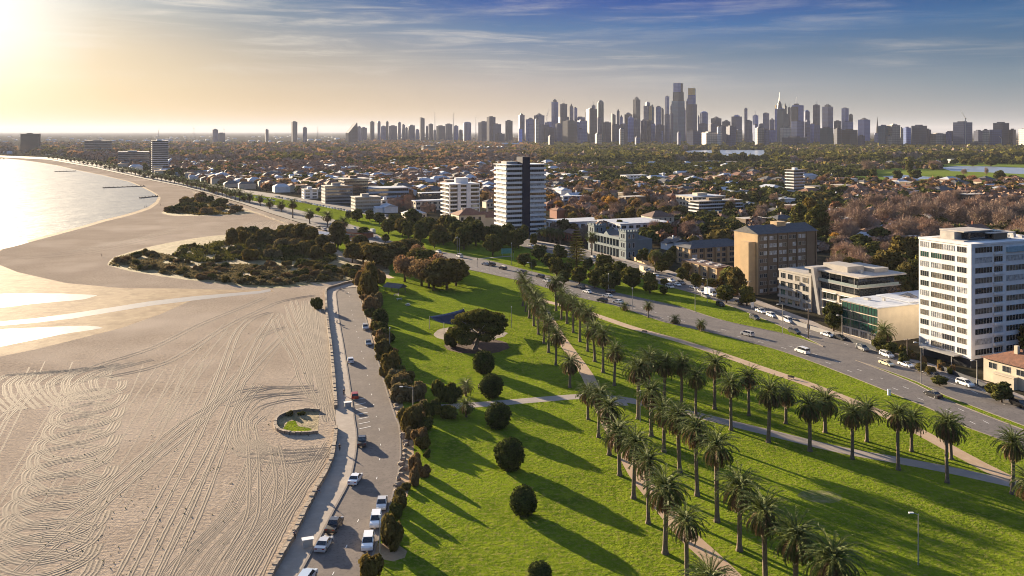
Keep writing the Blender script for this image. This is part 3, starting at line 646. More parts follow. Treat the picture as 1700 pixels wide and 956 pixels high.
def palm(bx, by, ty, label=None, group='date palms in the park rows', lean=0, wf=1.0, loc=None, h=None):
    p = loc or G(bx, by); H = h or (by - ty) * HC / (by - HY) * (1.0)
    k = rnd.randrange(7); tr, cr, dr = PALMS[k]; cs = wf * rnd.uniform(.88, 1.10) * (1 if H > 8 else .8)
    th = max(.6, H - 3.1 * cs)                       # crown centre height
    t = thing('palm_tree', label, 'palm tree', p, rnd.uniform(0, 6.28), group)
    t.rotation_euler.x = rnd.uniform(-.03, .03); t.rotation_euler.y = rnd.uniform(-.03, .03)
    o = put('trunk', tr, t, (0, 0, 0)); o.scale = (cs, cs, (th + .1) / 11.05)
    o = put('crown', cr, t, (0, 0, th)); o.scale = (cs,) * 3
    o = put('dry_fronds', dr, t, (0, 0, th)); o.scale = (cs,) * 3
    if not label: LABELQ.append((t, 'date palm' if H > 8 else 'short young palm'))
    return t

# ------------------------------------------------------------------ vehicles
def objpaint():
    m = bpy.data.materials.new('car_paint'); m.use_nodes = True; t = m.node_tree; b = t.nodes['Principled BSDF']
    t.links.new(N(t, 'ShaderNodeObjectInfo').outputs['Color'], b.inputs['Base Color']); b.inputs['Roughness'].default_value = .28; b.inputs['Metallic'].default_value = .15
    b.inputs['Coat Weight'].default_value = .6; return m
PAINT = objpaint()
CGLASS = mat('car_glass', (.012,.014,.018), .06, (.014,.016,.02), spec=.9)
TYRE = mat('tyre_rubber', (.018,.018,.018), .8)
RIM = mat('wheel_rim', (.4,.4,.41), .3, metal=.8)
LAMPC = mat('headlight_glass', (.75,.76,.78), .1, (.7,.7,.72), spec=.8)
LAMPR = mat('taillight_glass', (.35,.012,.01), .2, (.3,.01,.01), spec=.7)
BLK = mat('black_trim', (.02,.02,.022), .5)
def car_geo(kind):
    """side profiles (x forward from the rear) -> body, glass; returns dict of meshes"""
    if kind == 'sedan': L, Wd, prof, cab = 4.7, 1.82, [(0,.55),(.05,.92),(.9,.98),(3.45,.92),(4.35,.78),(4.68,.55),(4.66,.28),(0,.28)], [(.75,.97),(1.45,1.42),(2.75,1.44),(3.6,.93)]
    elif kind == 'suv': L, Wd, prof, cab = 4.7, 1.9, [(0,.6),(.04,1.08),(3.5,1.08),(4.45,.98),(4.7,.7),(4.68,.32),(0,.32)], [(.1,1.07),(.38,1.68),(2.85,1.70),(3.65,1.08)]
    elif kind == 'hatch': L, Wd, prof, cab = 4.1, 1.75, [(0,.5),(.03,.95),(3.1,.93),(3.9,.78),(4.1,.5),(4.08,.28),(0,.28)], [(.12,.94),(.55,1.45),(2.2,1.48),(3.15,.93)]
    elif kind == 'van': L, Wd, prof, cab = 4.9, 1.9, [(0,.4),(.02,1.2),(3.9,1.15),(4.65,.95),(4.9,.6),(4.88,.3),(0,.3)], [(.03,1.19),(.12,1.92),(3.3,1.95),(4.1,1.14)]
    elif kind == 'ute': L, Wd, prof, cab = 5.2, 1.88, [(0,.55),(.03,1.02),(1.6,1.04),(3.95,1.04),(4.9,.95),(5.2,.68),(5.18,.35),(0,.35)], [(1.65,1.03),(1.95,1.72),(3.2,1.74),(4.0,1.03)]
    elif kind == 'truck': L, Wd, prof, cab = 6.4, 2.1, [(4.5,.5),(4.5,1.2),(5.9,1.2),(6.35,1.0),(6.4,.4),(0,.4),(0,.62),(4.5,.62)], [(4.55,1.19),(4.6,2.1),(5.5,2.12),(6.0,1.19)]
    hw = Wd / 2; mb = MB()
    def ext(prof, w0, w1, zt, mi, mb):
        """extrude a profile with sides leaning in above"""
        n = len(prof); o = len(mb.v); zmin = min(p[1] for p in prof); zmax = max(p[1] for p in prof)
        for sd in (-1, 1):
            for x, z in prof:
                t = (z - zmin) / (zmax - zmin); w = w0 + (w1 - w0) * t; mb.v.append((x - L/2, sd * w, z))
        for i in range(n):
            j = (i + 1) % n; mb.f.append((o+j, o+i, o+n+i, o+n+j)); mb.m.append(mi)
        mb.f.append(tuple(o + i for i in range(n))); mb.m.append(mi); mb.f.append(tuple(o + n + i for i in reversed(range(n)))); mb.m.append(mi)
    ext(prof[::-1], hw, hw * .97, 0, 0, mb)
    if kind == 'truck': mb.box(-L/2, 1.15, -1.1, 1.1, .75, 2.95)
    # roof skin and pillars
    a, b_, c, d = cab; rw = hw * .78
    mb.add([(b_[0]-L/2, -rw, b_[1]), (c[0]-L/2, -rw, c[1]), (c[0]-L/2, rw, c[1]), (b_[0]-L/2, rw, b_[1]), (b_[0]-L/2, -rw, b_[1]-.07), (c[0]-L/2, -rw, c[1]-.07), (c[0]-L/2, rw, c[1]-.07), (b_[0]-L/2, rw, b_[1]-.07)],
           [(0,1,2,3),(7,6,5,4),(4,5,1,0),(5,6,2,1),(6,7,3,2),(7,4,0,3)])
    for p, q in ((a, b_), (d, c)):
        for sd in (-1, 1): mb.tube([(p[0]-L/2, sd*hw*.93, p[1]), (q[0]-L/2, sd*rw*.97, q[1]-.03)], [.06, .05], 4)
    mx = (b_[0] + c[0]) / 2
    for sd in (-1, 1): mb.tube([(mx-L/2, sd*hw*.94, prof[1][1]), (mx-L/2, sd*rw*.98, b_[1]-.03)], [.05, .045], 4)
    if kind == 'ute': mb.box(-L/2+.12, -L/2+1.55, -hw*.8, hw*.8, 1.0, 1.045, 1)
    gl = MB(); g = [(a[0]+.04, a[1]-.01), (b_[0]+.02, b_[1]-.05), (c[0]-.02, c[1]-.05), (d[0]-.04, d[1]-.01)]
    n = 4; o = 0
    for sd in (-1, 1):
        for i, (x, z) in enumerate(g): w = hw * .93 if i in (0, 3) else rw * .97; gl.v.append((x-L/2, sd*w, z))
    gl.f = [(0,1,5,4),(1,2,6,5),(2,3,7,6),(3,2,1,0),(4,5,6,7)]; gl.f[3] = (0,3,2,1); gl.m = [0]*5
    wr = .33 if kind not in ('suv', 'ute', 'truck') else .38; wx = [L*.19 - L/2, L*.81 - L/2]
    wh = MB(); wh.tube([(0, -.11, 0), (0, .11, 0)], [wr, wr], 14)
    rm = MB(); rm.tube([(0, -.125, 0), (0, .125, 0)], [wr*.6, wr*.6], 10)
    hl = MB(); hl.box(-.05, .06, -.2, .2, -.07, .07); 
    fh = prof[-4][1] if kind != 'truck' else .8
    return dict(body=mb.mesh('body', [PAINT, BLK]), glass=gl.mesh('window', CGLASS), tyre=wh.mesh('wheel', TYRE, False), rim=rm.mesh('rim', RIM), head=hl.mesh('headlight', LAMPC), tail=hl.mesh('taillight', LAMPR), L=L, hw=hw, wr=wr, wx=wx, z=.66 if kind not in ('suv','ute','van') else .8)
CARG = {k: car_geo(k) for k in ('sedan', 'suv', 'hatch', 'van', 'ute', 'truck')}
CNAME = {'sedan': 'sedan', 'suv': 'suv', 'hatch': 'hatchback', 'van': 'van', 'ute': 'pickup_truck', 'truck': 'box_truck'}
CC = {'white': (.80,.80,.79), 'silver': (.50,.50,.50), 'grey': (.20,.205,.21), 'black': (.018,.018,.02), 'red': (.42,.045,.02), 'blue': (.05,.09,.16), 'cream': (.72,.64,.42), 'dark': (.05,.05,.055), 'lightblue': (.42,.50,.58)}
CWORD = {'dark': 'dark grey', 'lightblue': 'pale blue'}
def car(kind, colour, loc, head, label=None, group='cars on the roads', detail=True):
    g = CARG[kind]; t = thing(CNAME[kind], label, 'car' if kind not in ('van', 'ute', 'truck') else {'van': 'van', 'ute': 'pickup', 'truck': 'truck'}[kind], loc, head, group)
    b = put('body', g['body'], t); b.color = (*CC[colour], 1)
    put('window', g['glass'], t)
    if detail:
        for x in g['wx']:
            for sd in (-1, 1):
                w = put('wheel', g['tyre'], t, (x, sd * (g['hw'] - .1), g['wr']))
                if detail == 2: put('rim', g['rim'], w)
        for sd in (-1, 1):
            put('headlight', g['head'], t, (g['L']/2 - .03, sd * (g['hw'] - .32), g['z'])); put('taillight', g['tail'], t, (-g['L']/2 + .03, sd * (g['hw'] - .3), g['z'] + .08))
    if not label: LABELQ.append((t, '%s %s' % (CWORD.get(colour, colour), CNAME[kind].replace('_', ' '))))
    return t
def nearest_dir(L, p):
    i = min(range(len(L) - 1), key=lambda k: (L[k] - p).length_squared); d = (L[i+1] - L[i]).normalized(); return math.atan2(d.y, d.x)

# ------------------------------------------------------------------ people
SKIN = mat('skin', (.42,.26,.19), .6); HAIRM = mat('hair', (.05,.035,.025), .7)
CLOTHS = {n: mat('cloth_' + n, c, .85, bump=.004, bscale=40) for n, c in dict(white=(.75,.73,.7), black=(.02,.02,.022), navy=(.03,.045,.09), red=(.4,.05,.04), grey=(.2,.2,.2), blue=(.1,.2,.4), denim=(.08,.12,.2), tan=(.35,.27,.18), green=(.08,.15,.08)).items()}
def skin_mesh(name, verts, edges, radii, m, sub=1, root=0):
    me = bpy.data.meshes.new(name); me.from_pydata(verts, edges, []); o = bpy.data.objects.new(name, me); C.objects.link(o)
    md = o.modifiers.new('s', 'SKIN'); 
    for i, rr in enumerate(radii): me.skin_vertices[0].data[i].radius = (rr, rr)
    me.skin_vertices[0].data[root].use_root = True; md.use_smooth_shade = True
    if sub: o.modifiers.new('u', 'SUBSURF').levels = sub; o.modifiers['u'].render_levels = sub
    dg = bpy.context.evaluated_depsgraph_get(); ev = o.evaluated_get(dg); out = bpy.data.meshes.new_from_object(ev); out.name = name
    bpy.data.objects.remove(o); out.materials.clear(); out.materials.append(m); return out
def person_meshes(pose):
    # pelvis at index 0; +x is forward
    if pose == 'walk':
        hip, kn, an, to = .93, [(.22, .1, .50), (-.05, -.1, .50)], [(.30, .1, .09), (-.34, -.1, .13)], [(.50, .1, .04), (-.16, -.1, .03)]
        el, ha = [(-.14, .27, 1.12), (.16, -.27, 1.12)], [(-.12, .28, .86), (.34, -.26, .92)]
    elif pose == 'sit':
        hip, kn, an, to = .46, [(.44, .12, .50), (.44, -.12, .50)], [(.46, .12, .09), (.46, -.12, .09)], [(.66, .12, .04), (.66, -.12, .04)]
        el, ha = [(.06, .27, .72), (.06, -.27, .72)], [(.32, .17, .60), (.32, -.17, .60)]
    else:
        hip, kn, an, to = .93, [(.03, .11, .50), (.03, -.11, .50)], [(0, .12, .09), (0, -.12, .09)], [(.19, .14, .04), (.19, -.14, .04)]
        el, ha = [(-.03, .28, 1.12), (.05, -.28, 1.14)], [(.05, .29, .86), (.22, -.2, .98)]
    z = hip
    V = [(0,0,z), (.01,0,z+.24), (.01,0,z+.46), (.02,0,z+.56), (.05,0,z+.68), (.04,0,z+.78)]; E = [(0,1),(1,2),(2,3),(3,4),(4,5)]; Rr = [.13,.12,.13,.06,.09,.085]
    for i, sd in enumerate((1, -1)):
        o = len(V); V += [(0, sd*.10, z-.05), kn[i], an[i], to[i]]; E += [(0,o),(o,o+1),(o+1,o+2),(o+2,o+3)]; Rr += [.095,.062,.045,.035]
        o = len(V); h = Vector(ha[i]); V += [(.0, sd*.19, z+.44), el[i], ha[i], tuple(h + Vector((.05, 0, -.07)))]; E += [(2,o),(o,o+1),(o+1,o+2),(o+2,o+3)]; Rr += [.06,.042,.030,.028]
    body = skin_mesh('person', V, E, Rr, SKIN)
    top = skin_mesh('top', [(0,0,z+.02),(.01,0,z+.24),(.01,0,z+.46),(0,.2,z+.44),el[0],(0,-.2,z+.44),el[1]], [(0,1),(1,2),(2,3),(3,4),(2,5),(5,6)], [.15,.14,.15,.078,.058,.078,.058], CLOTHS['white'])
    tr = skin_mesh('trousers', [(0,0,z+.03),(0,.1,z-.05),kn[0],tuple(Vector(an[0])+Vector((0,0,.05))),(0,-.1,z-.05),kn[1],tuple(Vector(an[1])+Vector((0,0,.05)))], [(0,1),(1,2),(2,3),(0,4),(4,5),(5,6)], [.145,.112,.08,.062,.112,.08,.062], CLOTHS['white'])
    hr = skin_mesh('hair', [(.0,0,z+.76),(.01,0,z+.83)], [(0,1)], [.098,.085], HAIRM)
    return body, top, tr, hr
PERS = {p: person_meshes(p) for p in ('walk', 'stand', 'sit')}
def person(px, py, pose, top, low, head, label, z=0.1, loc=None):
    b, t_, l_, h_ = PERS[pose]; o = put('person', b, None, loc or G(px, py, z), head); tag(o, label, 'person')
    for nm, me, c in (('top', t_, top), ('trousers', l_, low), ('hair', h_, None)):
        m2 = me
        if c:
            m2 = me.copy(); m2.materials.clear(); m2.materials.append(CLOTHS[c])
        put(nm, m2, o)
    return o
# ------------------------------------------------------------------ buildings
def wallmat(n, c, c2=None, rough=.85): return mat('wall_' + n, c, rough, c2 or tuple(x * .86 for x in c), .35, bump=.01, bscale=3.)
WHITE = wallmat('white_render', (.74,.73,.72)); CREAM = wallmat('cream', (.58,.50,.38)); TAN = wallmat('tan_brick', (.42,.29,.16)); BROWN = wallmat('brown_brick', (.17,.125,.085))
BRICKL = wallmat('orange_and_sunlit_brick', (.50,.35,.19)); GREYW = wallmat('grey_render', (.30,.29,.28)); DARKW = wallmat('charcoal', (.045,.048,.055)); NAVY = wallmat('navy_panel', (.018,.022,.045)); REDB = wallmat('red_brick', (.26,.10,.06)); BEIGE = wallmat('beige', (.50,.44,.36)); PALEBLUE = wallmat('pale_blue', (.42,.48,.55)); CONCW = wallmat('concrete', (.38,.35,.31))
GL = mat('window_glass', (.035,.04,.045), .08, (.02,.024,.03), 3., spec=.9)
GLG = mat('green_glass', (.02,.09,.06), .08, (.015,.05,.04), .8, spec=.9)
GLB = mat('blind_glass', (.22,.19,.15), .25, (.06,.055,.05), 1.1, spec=.8)
GLW = mat('pale_blind', (.55,.55,.55), .3, (.2,.21,.22), .9, spec=.6)
FR = mat('window_frame', (.5,.49,.47), .5)
TILE = mat('terracotta_tile', (.24,.115,.07), .85, (.15,.075,.05), .8, bump=.06, bscale=4.)
TILED = mat('brown_tile', (.17,.10,.075), .85, (.11,.07,.055), .8, bump=.06, bscale=4.)
SLATE = mat('slate_roof', (.10,.10,.105), .8, (.07,.07,.075), .8, bump=.03)
METALR = mat('metal_roof', (.46,.48,.52), .75, (.34,.37,.42), .4, bump=.03, bscale=2.)
GRAVR = mat('gravel_roof', (.46,.42,.37), .9, (.34,.31,.28), .5)
METALG = mat('steel_grey', (.42,.42,.41), .45, metal=.3)
def win(root, face, a0, a1, z0, z1, n=3, gl=None, fr=None, d=0., name='window', dep=.07, sp=None):
    """one window: pane with mullions. face F: y=d plane; L: x=d plane; B right side x=d facing +x"""
    mb = MB()
    def bx(a, b, za, zb, e, mi):
        if face == 'F': mb.box(a, b, d - e, d + .01, za, zb, mi)
        elif face == 'L': mb.box(d - e, d + .01, a, b, za, zb, mi)
        else: mb.box(d - .01, d + e, a, b, za, zb, mi)
    bx(a0, a1, z0, z1, .02, 0)
    f = .06
    bx(a0 - f, a1 + f, z1, z1 + f, dep, 1); bx(a0 - f, a1 + f, z0 - f, z0, dep, 1)
    for i in range(n + 1): x = a0 + (a1 - a0) * i / n; bx(x - f/2, x + f/2, z0, z1, dep, 1)
    return mb.obj(name, [gl or GL, fr or FR], root)
def bld(name, label, cat, px, pyb, rot=24, loc=None, group=None): return thing(name, label, cat, loc or G(px, pyb), R(rot), group)
def roofstuff(root, x0, x1, y0, y1, z, n=4, r=None, m=None):
    r = r or rnd
    for _ in range(n):
        x, y, s = r.uniform(x0, x1), r.uniform(y0, y1), r.uniform(.5, 1.6)
        MB().box(x, x + s, y, y + s * 1.3, z, z + r.uniform(.5, 1.3)).obj('roof_unit', m or METALG, root)

# white twelve storey tower at the right edge --------------------------------------
t = bld('apartment_tower', 'tall white apartment tower with rows of dark windows, cut by the right edge', 'building', 0, 0, 23.5, loc=(131.5, 246.7, 0))
Wd, Ln, Hh = 34.0, 18.0, 35.2
MB().box(0, Wd, 0, Ln, 2.6, Hh).box(-.25, 1.1, -.25, .9, 2.6, Hh + .05).box(-.2, Wd, -.2, Ln + .1, Hh, Hh + .55).obj('wall', WHITE, t)
MB().box(.5, Wd, .5, Ln - .3, 0, 2.61).obj('ground_floor', DARKW, t)
rw = random.Random(5)
fl = (Hh - 2.9) / 11
for k in range(11):
    z0 = 2.9 + k * fl + .75; z1 = z0 + 1.55
    for a0, a1, n in ((1.5, 4.6, 4), (5.6, 9.6, 5), (9.8, 13.6, 5), (14.5, 17.4, 4)):
        win(t, 'L', a0, a1, z0, z1, n, GLG if (k == 9 and a0 > 9) else rw.choice([GLB, GLB, GL, GLW]), d=0)
    for a0, a1, n in ((1.6, 8.6, 6), (9.4, 13.0, 4)) + (((14.6, 22.5, 6),) if k != 10 else ()):
        win(t, 'F', a0, a1, z0, z1, n, rw.choice([GL, GL, GLB, GLW]), d=0)
    MB().box(9.1, 13.3, -.55, 0, z0 - .8, z0 - .1).obj('balcony', WHITE, t)
MB().box(14.6, 25, -.5, 0, Hh - 2.6, Hh - 1.0).obj('glazed_terrace', mat('blue_glazing', (.25,.42,.52), .1, spec=.9), t)
pb = MB(); pb.box(2, 22, 4, 15, Hh + .55, Hh + .8).box(3, 6, 8, 13, Hh + .8, Hh + 3).obj('roof_deck', GRAVR, t)
MB().box(6, 21, 5, 13.5, Hh + .8, Hh + 2.9).obj('penthouse', GL, t)
MB().box(4.5, 17, 6, 14.5, Hh + 2.95, Hh + 3.25).box(12, 23, 3.2, 9, Hh + 2.5, Hh + 2.75).obj('roof', GRAVR, t)
MB().box(14, 20, 3.6, 4.2, Hh + .8, Hh + 2.5).obj('timber_screen', BROWN, t)
roofstuff(t, 22, 30, 3, 14, Hh + .55, 5)
MB().box(-3.2, .4, 3, 15, 3.0, 3.35).box(-3, -2.8, 4, 4.2, 0, 3).box(-3, -2.8, 13.8, 14, 0, 3).obj('canopy', GREYW, t)

# dark and white striped slab tower --------------------------------------------------
t = bld('striped_tower', 'white banded apartment tower split by a dark navy lift core', 'building', 840, 392, 24)
Wd, Ln, Hh, nf = 29.0, 20.0, 46.0, 15
MB().box(.9, Wd - .9, .9, Ln - .9, 0, Hh).obj('wall', GLB, t)
MB().box(11.6, 17.0, -.5, 9, 0, Hh + 5.2).obj('lift_core', NAVY, t)
MB().box(-.3, Wd + .3, -.3, Ln + .3, Hh, Hh + .45).obj('roof', WHITE, t)
MB().box(3, 11, 6, 15, Hh + .45, Hh + 2.2).obj('plant_room', GREYW, t)
for k in range(nf):
    z = k * Hh / nf
    MB().box(0, 11.6, 0, Ln, z, z + .22).box(17, Wd, 0, Ln, z, z + .22).box(0, 11.6, -.02, .12, z + .22, z + 1.5).box(-.02, .12, 0, Ln, z + .22, z + 1.5).box(17, Wd, -.02, .12, z + .22, z + 1.5).box(Wd - .12, Wd + .02, 0, Ln, z + .22, z + 1.5).obj('balcony', WHITE, t)
    win(t, 'F', 1.2, 11.4, z + 1.3, z + 2.85, 8, GL, d=.86); win(t, 'F', 17.2, Wd - 1.1, z + 1.3, z + 2.85, 8, rw.choice([GL, GLW]), d=.86); win(t, 'L', 1.2, Ln - 1.2, z + 1.3, z + 2.85, 8, GLW, d=.86)

# white balcony block -------------------------------------------------------------
t = bld('balcony_block', 'nine storey cream white block with stacked balconies and drum on roof', 'building', 746, 368, 24)
Wd, Ln, Hh, nf = 24.5, 20., 27.5, 9
MB().box(1.2, Wd - 1.2, 1.2, Ln - 1.2, 0, Hh).obj('wall', GLB, t)
MB().box(6.8, 9.2, -.1, 1.3, 0, Hh).box(14.0, 17.4, -.1, 1.3, 0, Hh).box(-.1, .5, -.1, .6, 0, Hh).box(-.1, .3, 9, 10, 0, Hh).box(Wd - .4, Wd, -.1, .4, 0, Hh).obj('pier', WHITE, t)
MB().box(-.2, Wd + .2, -.2, Ln, Hh, Hh + .9).obj('roof', WHITE, t)
MB().tube([(13, 9, Hh), (13, 9, Hh + 5)], [5.2, 5.2], 20).obj('roof_drum', WHITE, t)
for k in range(nf):
    z = k * Hh / nf
    MB().box(0, Wd, 0, Ln, z, z + .25).box(.5, 6.8, -.02, .1, z + .25, z + 1.15).box(9.2, 14, -.02, .1, z+.25, z + 1.15).box(17.4, Wd, -.02, .1, z + .25, z + 1.15).box(-.02, .1, 0, Ln, z + .25, z + 1.1).obj('balcony', WHITE, t)
    win(t, 'F', 1.3, 6.6, z + 1.0, z + 2.7, 3, GL, d=1.15); win(t, 'F', 9.4, 13.8, z + 1.0, z + 2.7, 3, GL, d=1.15); win(t, 'F', 17.6, Wd - 1.3, z + 1.0, z + 2.7, 3, GL, d=1.15)

# brown brick slab with gable --------------------------------------------------------
t = bld('brick_apartment_block', 'eight storey brown brick slab block with sunlit orange blank gable end', 'building', 1258, 490, 26)
Wd, Ln, Hh = 33.0, 14.5, 25.2
MB().box(.3, Wd, 0, Ln, 0, Hh).obj('wall', BROWN, t)
mb = MB(); n = [(0, 0), (Ln, 0), (Ln, Hh), (Ln/2, Hh + 3.0), (0, Hh)]
mb.add([(-.1, y, z) for y, z in n] + [(.3, y, z) for y, z in n], [(4,3,2,1,0), (5,6,7,8,9)] + [(i, (i+1) % 5, 5 + (i+1) % 5, 5 + i) for i in range(5)]); mb.obj('gable_wall', BRICKL, t)  # sunlight on the brown gable and stair tower is put into this orange
MB().box(-3.6, -.1, 1.5, 6.8, 0, Hh - 3.2).obj('stair_tower', BRICKL, t)
MB().roof(.3, Wd, 0, Ln, Hh, 2.9, .5, False).obj('roof', SLATE, t)
MB().box(15, 20, 5, 9, Hh + 1.5, Hh + 4).obj('chimney', BRICKL, t)
for i in range(6): MB().box(5.2 + i * 5.35, 5.75 + i * 5.35, -.5, 0, 0, Hh).obj('pier', BROWN, t)
for k in range(8):
    z = .9 + k * 3.1
    for i in range(5):
        a = .7 + i * 5.35 if i else .8
        if k == 7 or rw.random() < .9: win(t, 'F', a + .3, a + 1.9, z, z + 1.5, 2, rw.choice([GL, GL, GLW, GLB])); 
        win(t, 'F', a + 2.4, a + 4.2, z, z + 1.5, 2, rw.choice([GL, GLW, GLB]))

# modern grey office / apartment with dark glass -------------------------------------
t = bld('modern_apartment_block', 'angular grey modern block with dark glazed terraces and framed bays', 'building', 1425, 538, 24)
# corner (0,0) is the near corner; long face L runs up the road
MB().box(0, 22, 0, 27, 0, 9.2).obj('wall', wallmat('dark_stone', (.13,.125,.12)), t)
MB().box(1.5, 20, 1.5, 27, 9.2, 12.2).obj('glazed_storey', GL, t)
MB().box(.4, 21, .4, 27.2, 12.2, 12.55).obj('floor_slab', GREYW, t)
MB().box(2.5, 20, 2.5, 27, 12.55, 15.8).obj('glazed_storey', GL, t)
MB().box(.8, 24, .6, 27.3, 15.8, 16.35).obj('roof', GRAVR, t)
MB().box(-.4, .5, -.4, .9, 0, 9.7).box(-.4, .5, 8.6, 9.6, 0, 9.7).box(-.4, .5, 17, 18, 0, 9.7).box(-.4, .5, -.4, 18, 9.2, 9.9).obj('portal_frame', BEIGE, t)
for a, b_ in ((1.3, 8.3), (9.9, 16.7)):
    for k in range(3): win(t, 'L', a, b_, .5 + k * 3, 2.9 + k * 3, 4, GL, d=-.02); MB().box(-.9, 0, a, b_, 3.0 + k * 3 - .15, 3.0 + k * 3 + .1).obj('balcony', WHITE, t)
win(t, 'F', 1.0, 8, 4, 8.6, 4, GL); MB().box(9, 22, -.25, 0, 0, 9.6).obj('tiled_wall', GREYW, t)
for a in (3, 9, 15, 21): MB().tube([(1.2, a, 9.2), (1.2, a, 15.8)], [.14, .14], 6).obj('column', GREYW, t)
MB().box(.4, .5, 1, 26, 12.55, 13.5).box(.4, 20, .4, .5, 12.55, 13.5).obj('balustrade', mat('balustrade_glass', (.28,.33,.32), .1, spec=.8), t)
MB().box(5, 13, 10, 22, 16.35, 18.4).box(14, 21, 6, 20, 16.35, 17.8).obj('plant_room', CONCW, t)
roofstuff(t, 3, 20, 3, 24, 16.35, 8)
MB().add([(-1, 17.2, 0), (6, 17.2, 0), (6, 18.6, 0), (-1, 18.6, 0), (-1, 20.8, 17), (6, 20.8, 17), (6, 22.2, 17), (-1, 22.2, 17)], [(3,2,1,0),(4,5,6,7),(0,1,5,4),(1,2,6,5),(2,3,7,6),(3,0,4,7)]).obj('leaning_wall', GREYW, t)
MB().box(-.5, 20, 22.5, 40, 0, 13.2).box(-.7, 20, 22.3, 40.2, 13.2, 13.9).obj('rear_wing', CONCW, t)
for k in range(4):
    for a0, a1 in ((24, 27), (28.5, 31), (32.5, 35), (36.5, 39)): win(t, 'L', a0, a1, .9 + k * 3.2, 2.9 + k * 3.2, 2, rw.choice([GLG, GLB, GL]), d=-.5)
MB().box(-1.2, -.5, 28, 40, 3.0, 3.9).box(-1.2, -.5, 30, 40, 6.2, 7.1).box(-1.2, -.5, 28, 40, 9.4, 10.3).obj('balcony', CONCW, t)

# green glass office -------------------------------------------------------------------
t = bld('green_glass_office', 'three storey flat roofed building with green glazing and blank cream side wall', 'building', 1458, 570, 24)
MB().box(0, 19, 0, 15.5, 0, 11.2).obj('wall', CREAM, t)
MB().box(-.3, 19, -.3, 15.8, 11.2, 11.5).obj('roof', METALR, t)
for k in range(3):
    for i in range(4): win(t, 'L', .5 + i * 3.75, 4.0 + i * 3.75, 3.0 + k * 2.75, 5.3 + k * 2.75, 3, GLG, DARKW)
for i in range(4): win(t, 'L', .8 + i * 3.75, 3.6 + i * 3.75, .4, 2.4, 3, GLB)
MB().box(19, 33, 1.5, 14, 0, 11.6).obj('rear_wing', CREAM, t)
MB().roof(20, 25, 5, 11, 11.6, 1.6, 0, True).obj('roof_light', GLB, t)
MB().box(15, 36, 1, 15, 11.6, 11.9).obj('rear_roof', METALR, t)
for k in range(3): MB().box(19.5, 33, .3, 1.5, 2.6 + k * 3.1, 3.4 + k * 3.1).obj('balcony', CREAM, t); win(t, 'F', 20.5, 24, 3.7 + k*3.1 - 3.1 + .2, 5.3 + k*3.1 - 3.1, 2, GLB, d=1.5); win(t, 'F', 26, 31, 3.7 + k*3.1 - 3.1 + .2, 5.3 + k*3.1 - 3.1, 3, GL, d=1.5)
roofstuff(t, 3, 16, 3, 12, 11.5, 2)

# victorian hotel with two towers -----------------------------------------------------
t = bld('victorian_mansion', 'grey blue victorian mansion with arcaded front and two square towers', 'building', 1040.5, 430, 24)
ST = wallmat('stucco_blue', (.16,.20,.215)); Ln = 40.0
MB().box(1, 16, 0, Ln, 0, 10).obj('wall', ST, t)
for y0, nm in ((-.6, 0), (Ln - 6.4, 1)):
    q = MB(); q.box(-.8, 6.8, y0, y0 + 7, 0, 14.6)
    for z in (4.6, 9.6, 14.2): q.box(-1.15, 7.1, y0 - .35, y0 + 7.35, z, z + .45)
    for i in range(5): q.box(-1.1, -.6, y0 - .3 + i * 1.65, y0 + .6 + i * 1.65, 14.65, 15.6); q.box(-.9 + i * 1.7, -.1 + i * 1.7, y0 - .3, y0 + .2, 14.65, 15.6)
    tw = q.obj('tower', ST, t)
    for k in range(3):
        for a in (1.6, 3.9): win(tw, 'L', y0 + a, y0 + a + 1.3, 1 + k * 4.9, 3.8 + k * 4.7, 1, GL, WHITE, d=-.8)
        for a in (.6, 3.2): win(tw, 'F', a, a + 1.3, 1 + k * 4.9, 3.8 + k * 4.7, 1, GL, WHITE, d=y0)
MB().box(-.9, 1, 6.2, Ln - 6.2, 4.5, 4.9).box(-.9, 1, 6.2, Ln - 6.2, 9.5, 10.1).box(-.8, -.6, 6.2, Ln - 6.2, 4.9, 5.8).box(-.9, -.5, 6.2, Ln - 6.2, 10.1, 10.9).obj('cornice', ST, t)
for i in range(9): MB().box(-.8, -.3, 6.3 + i * 3.4, 6.75 + i * 3.4, 0, 9.5).obj('column', ST, t)
for i in range(8): win(t, 'L', 7.4 + i * 3.4, 9.2 + i * 3.4, .3, 3.6, 1, GL, ST, d=1.0); win(t, 'L', 7.4 + i * 3.4, 9.2 + i * 3.4, 5.9, 8.8, 1, GL, ST, d=1.0)
q = MB(); q.add([(-.9, 17, 10.9), (-.9, 23, 10.9), (-.9, 20, 13), (-.5, 17, 10.9), (-.5, 23, 10.9), (-.5, 20, 13)], [(2,1,0), (3,4,5), (0,1,4,3), (1,2,5,4), (2,0,3,5)]); q.obj('pediment', ST, t)
MB().roof(2, 16, 1, Ln - 1, 10, 2.6, 0).obj('roof', SLATE, t)
for y in (12, 27): MB().box(6, 7.2, y, y + 1.2, 11, 14).obj('chimney', ST, t)

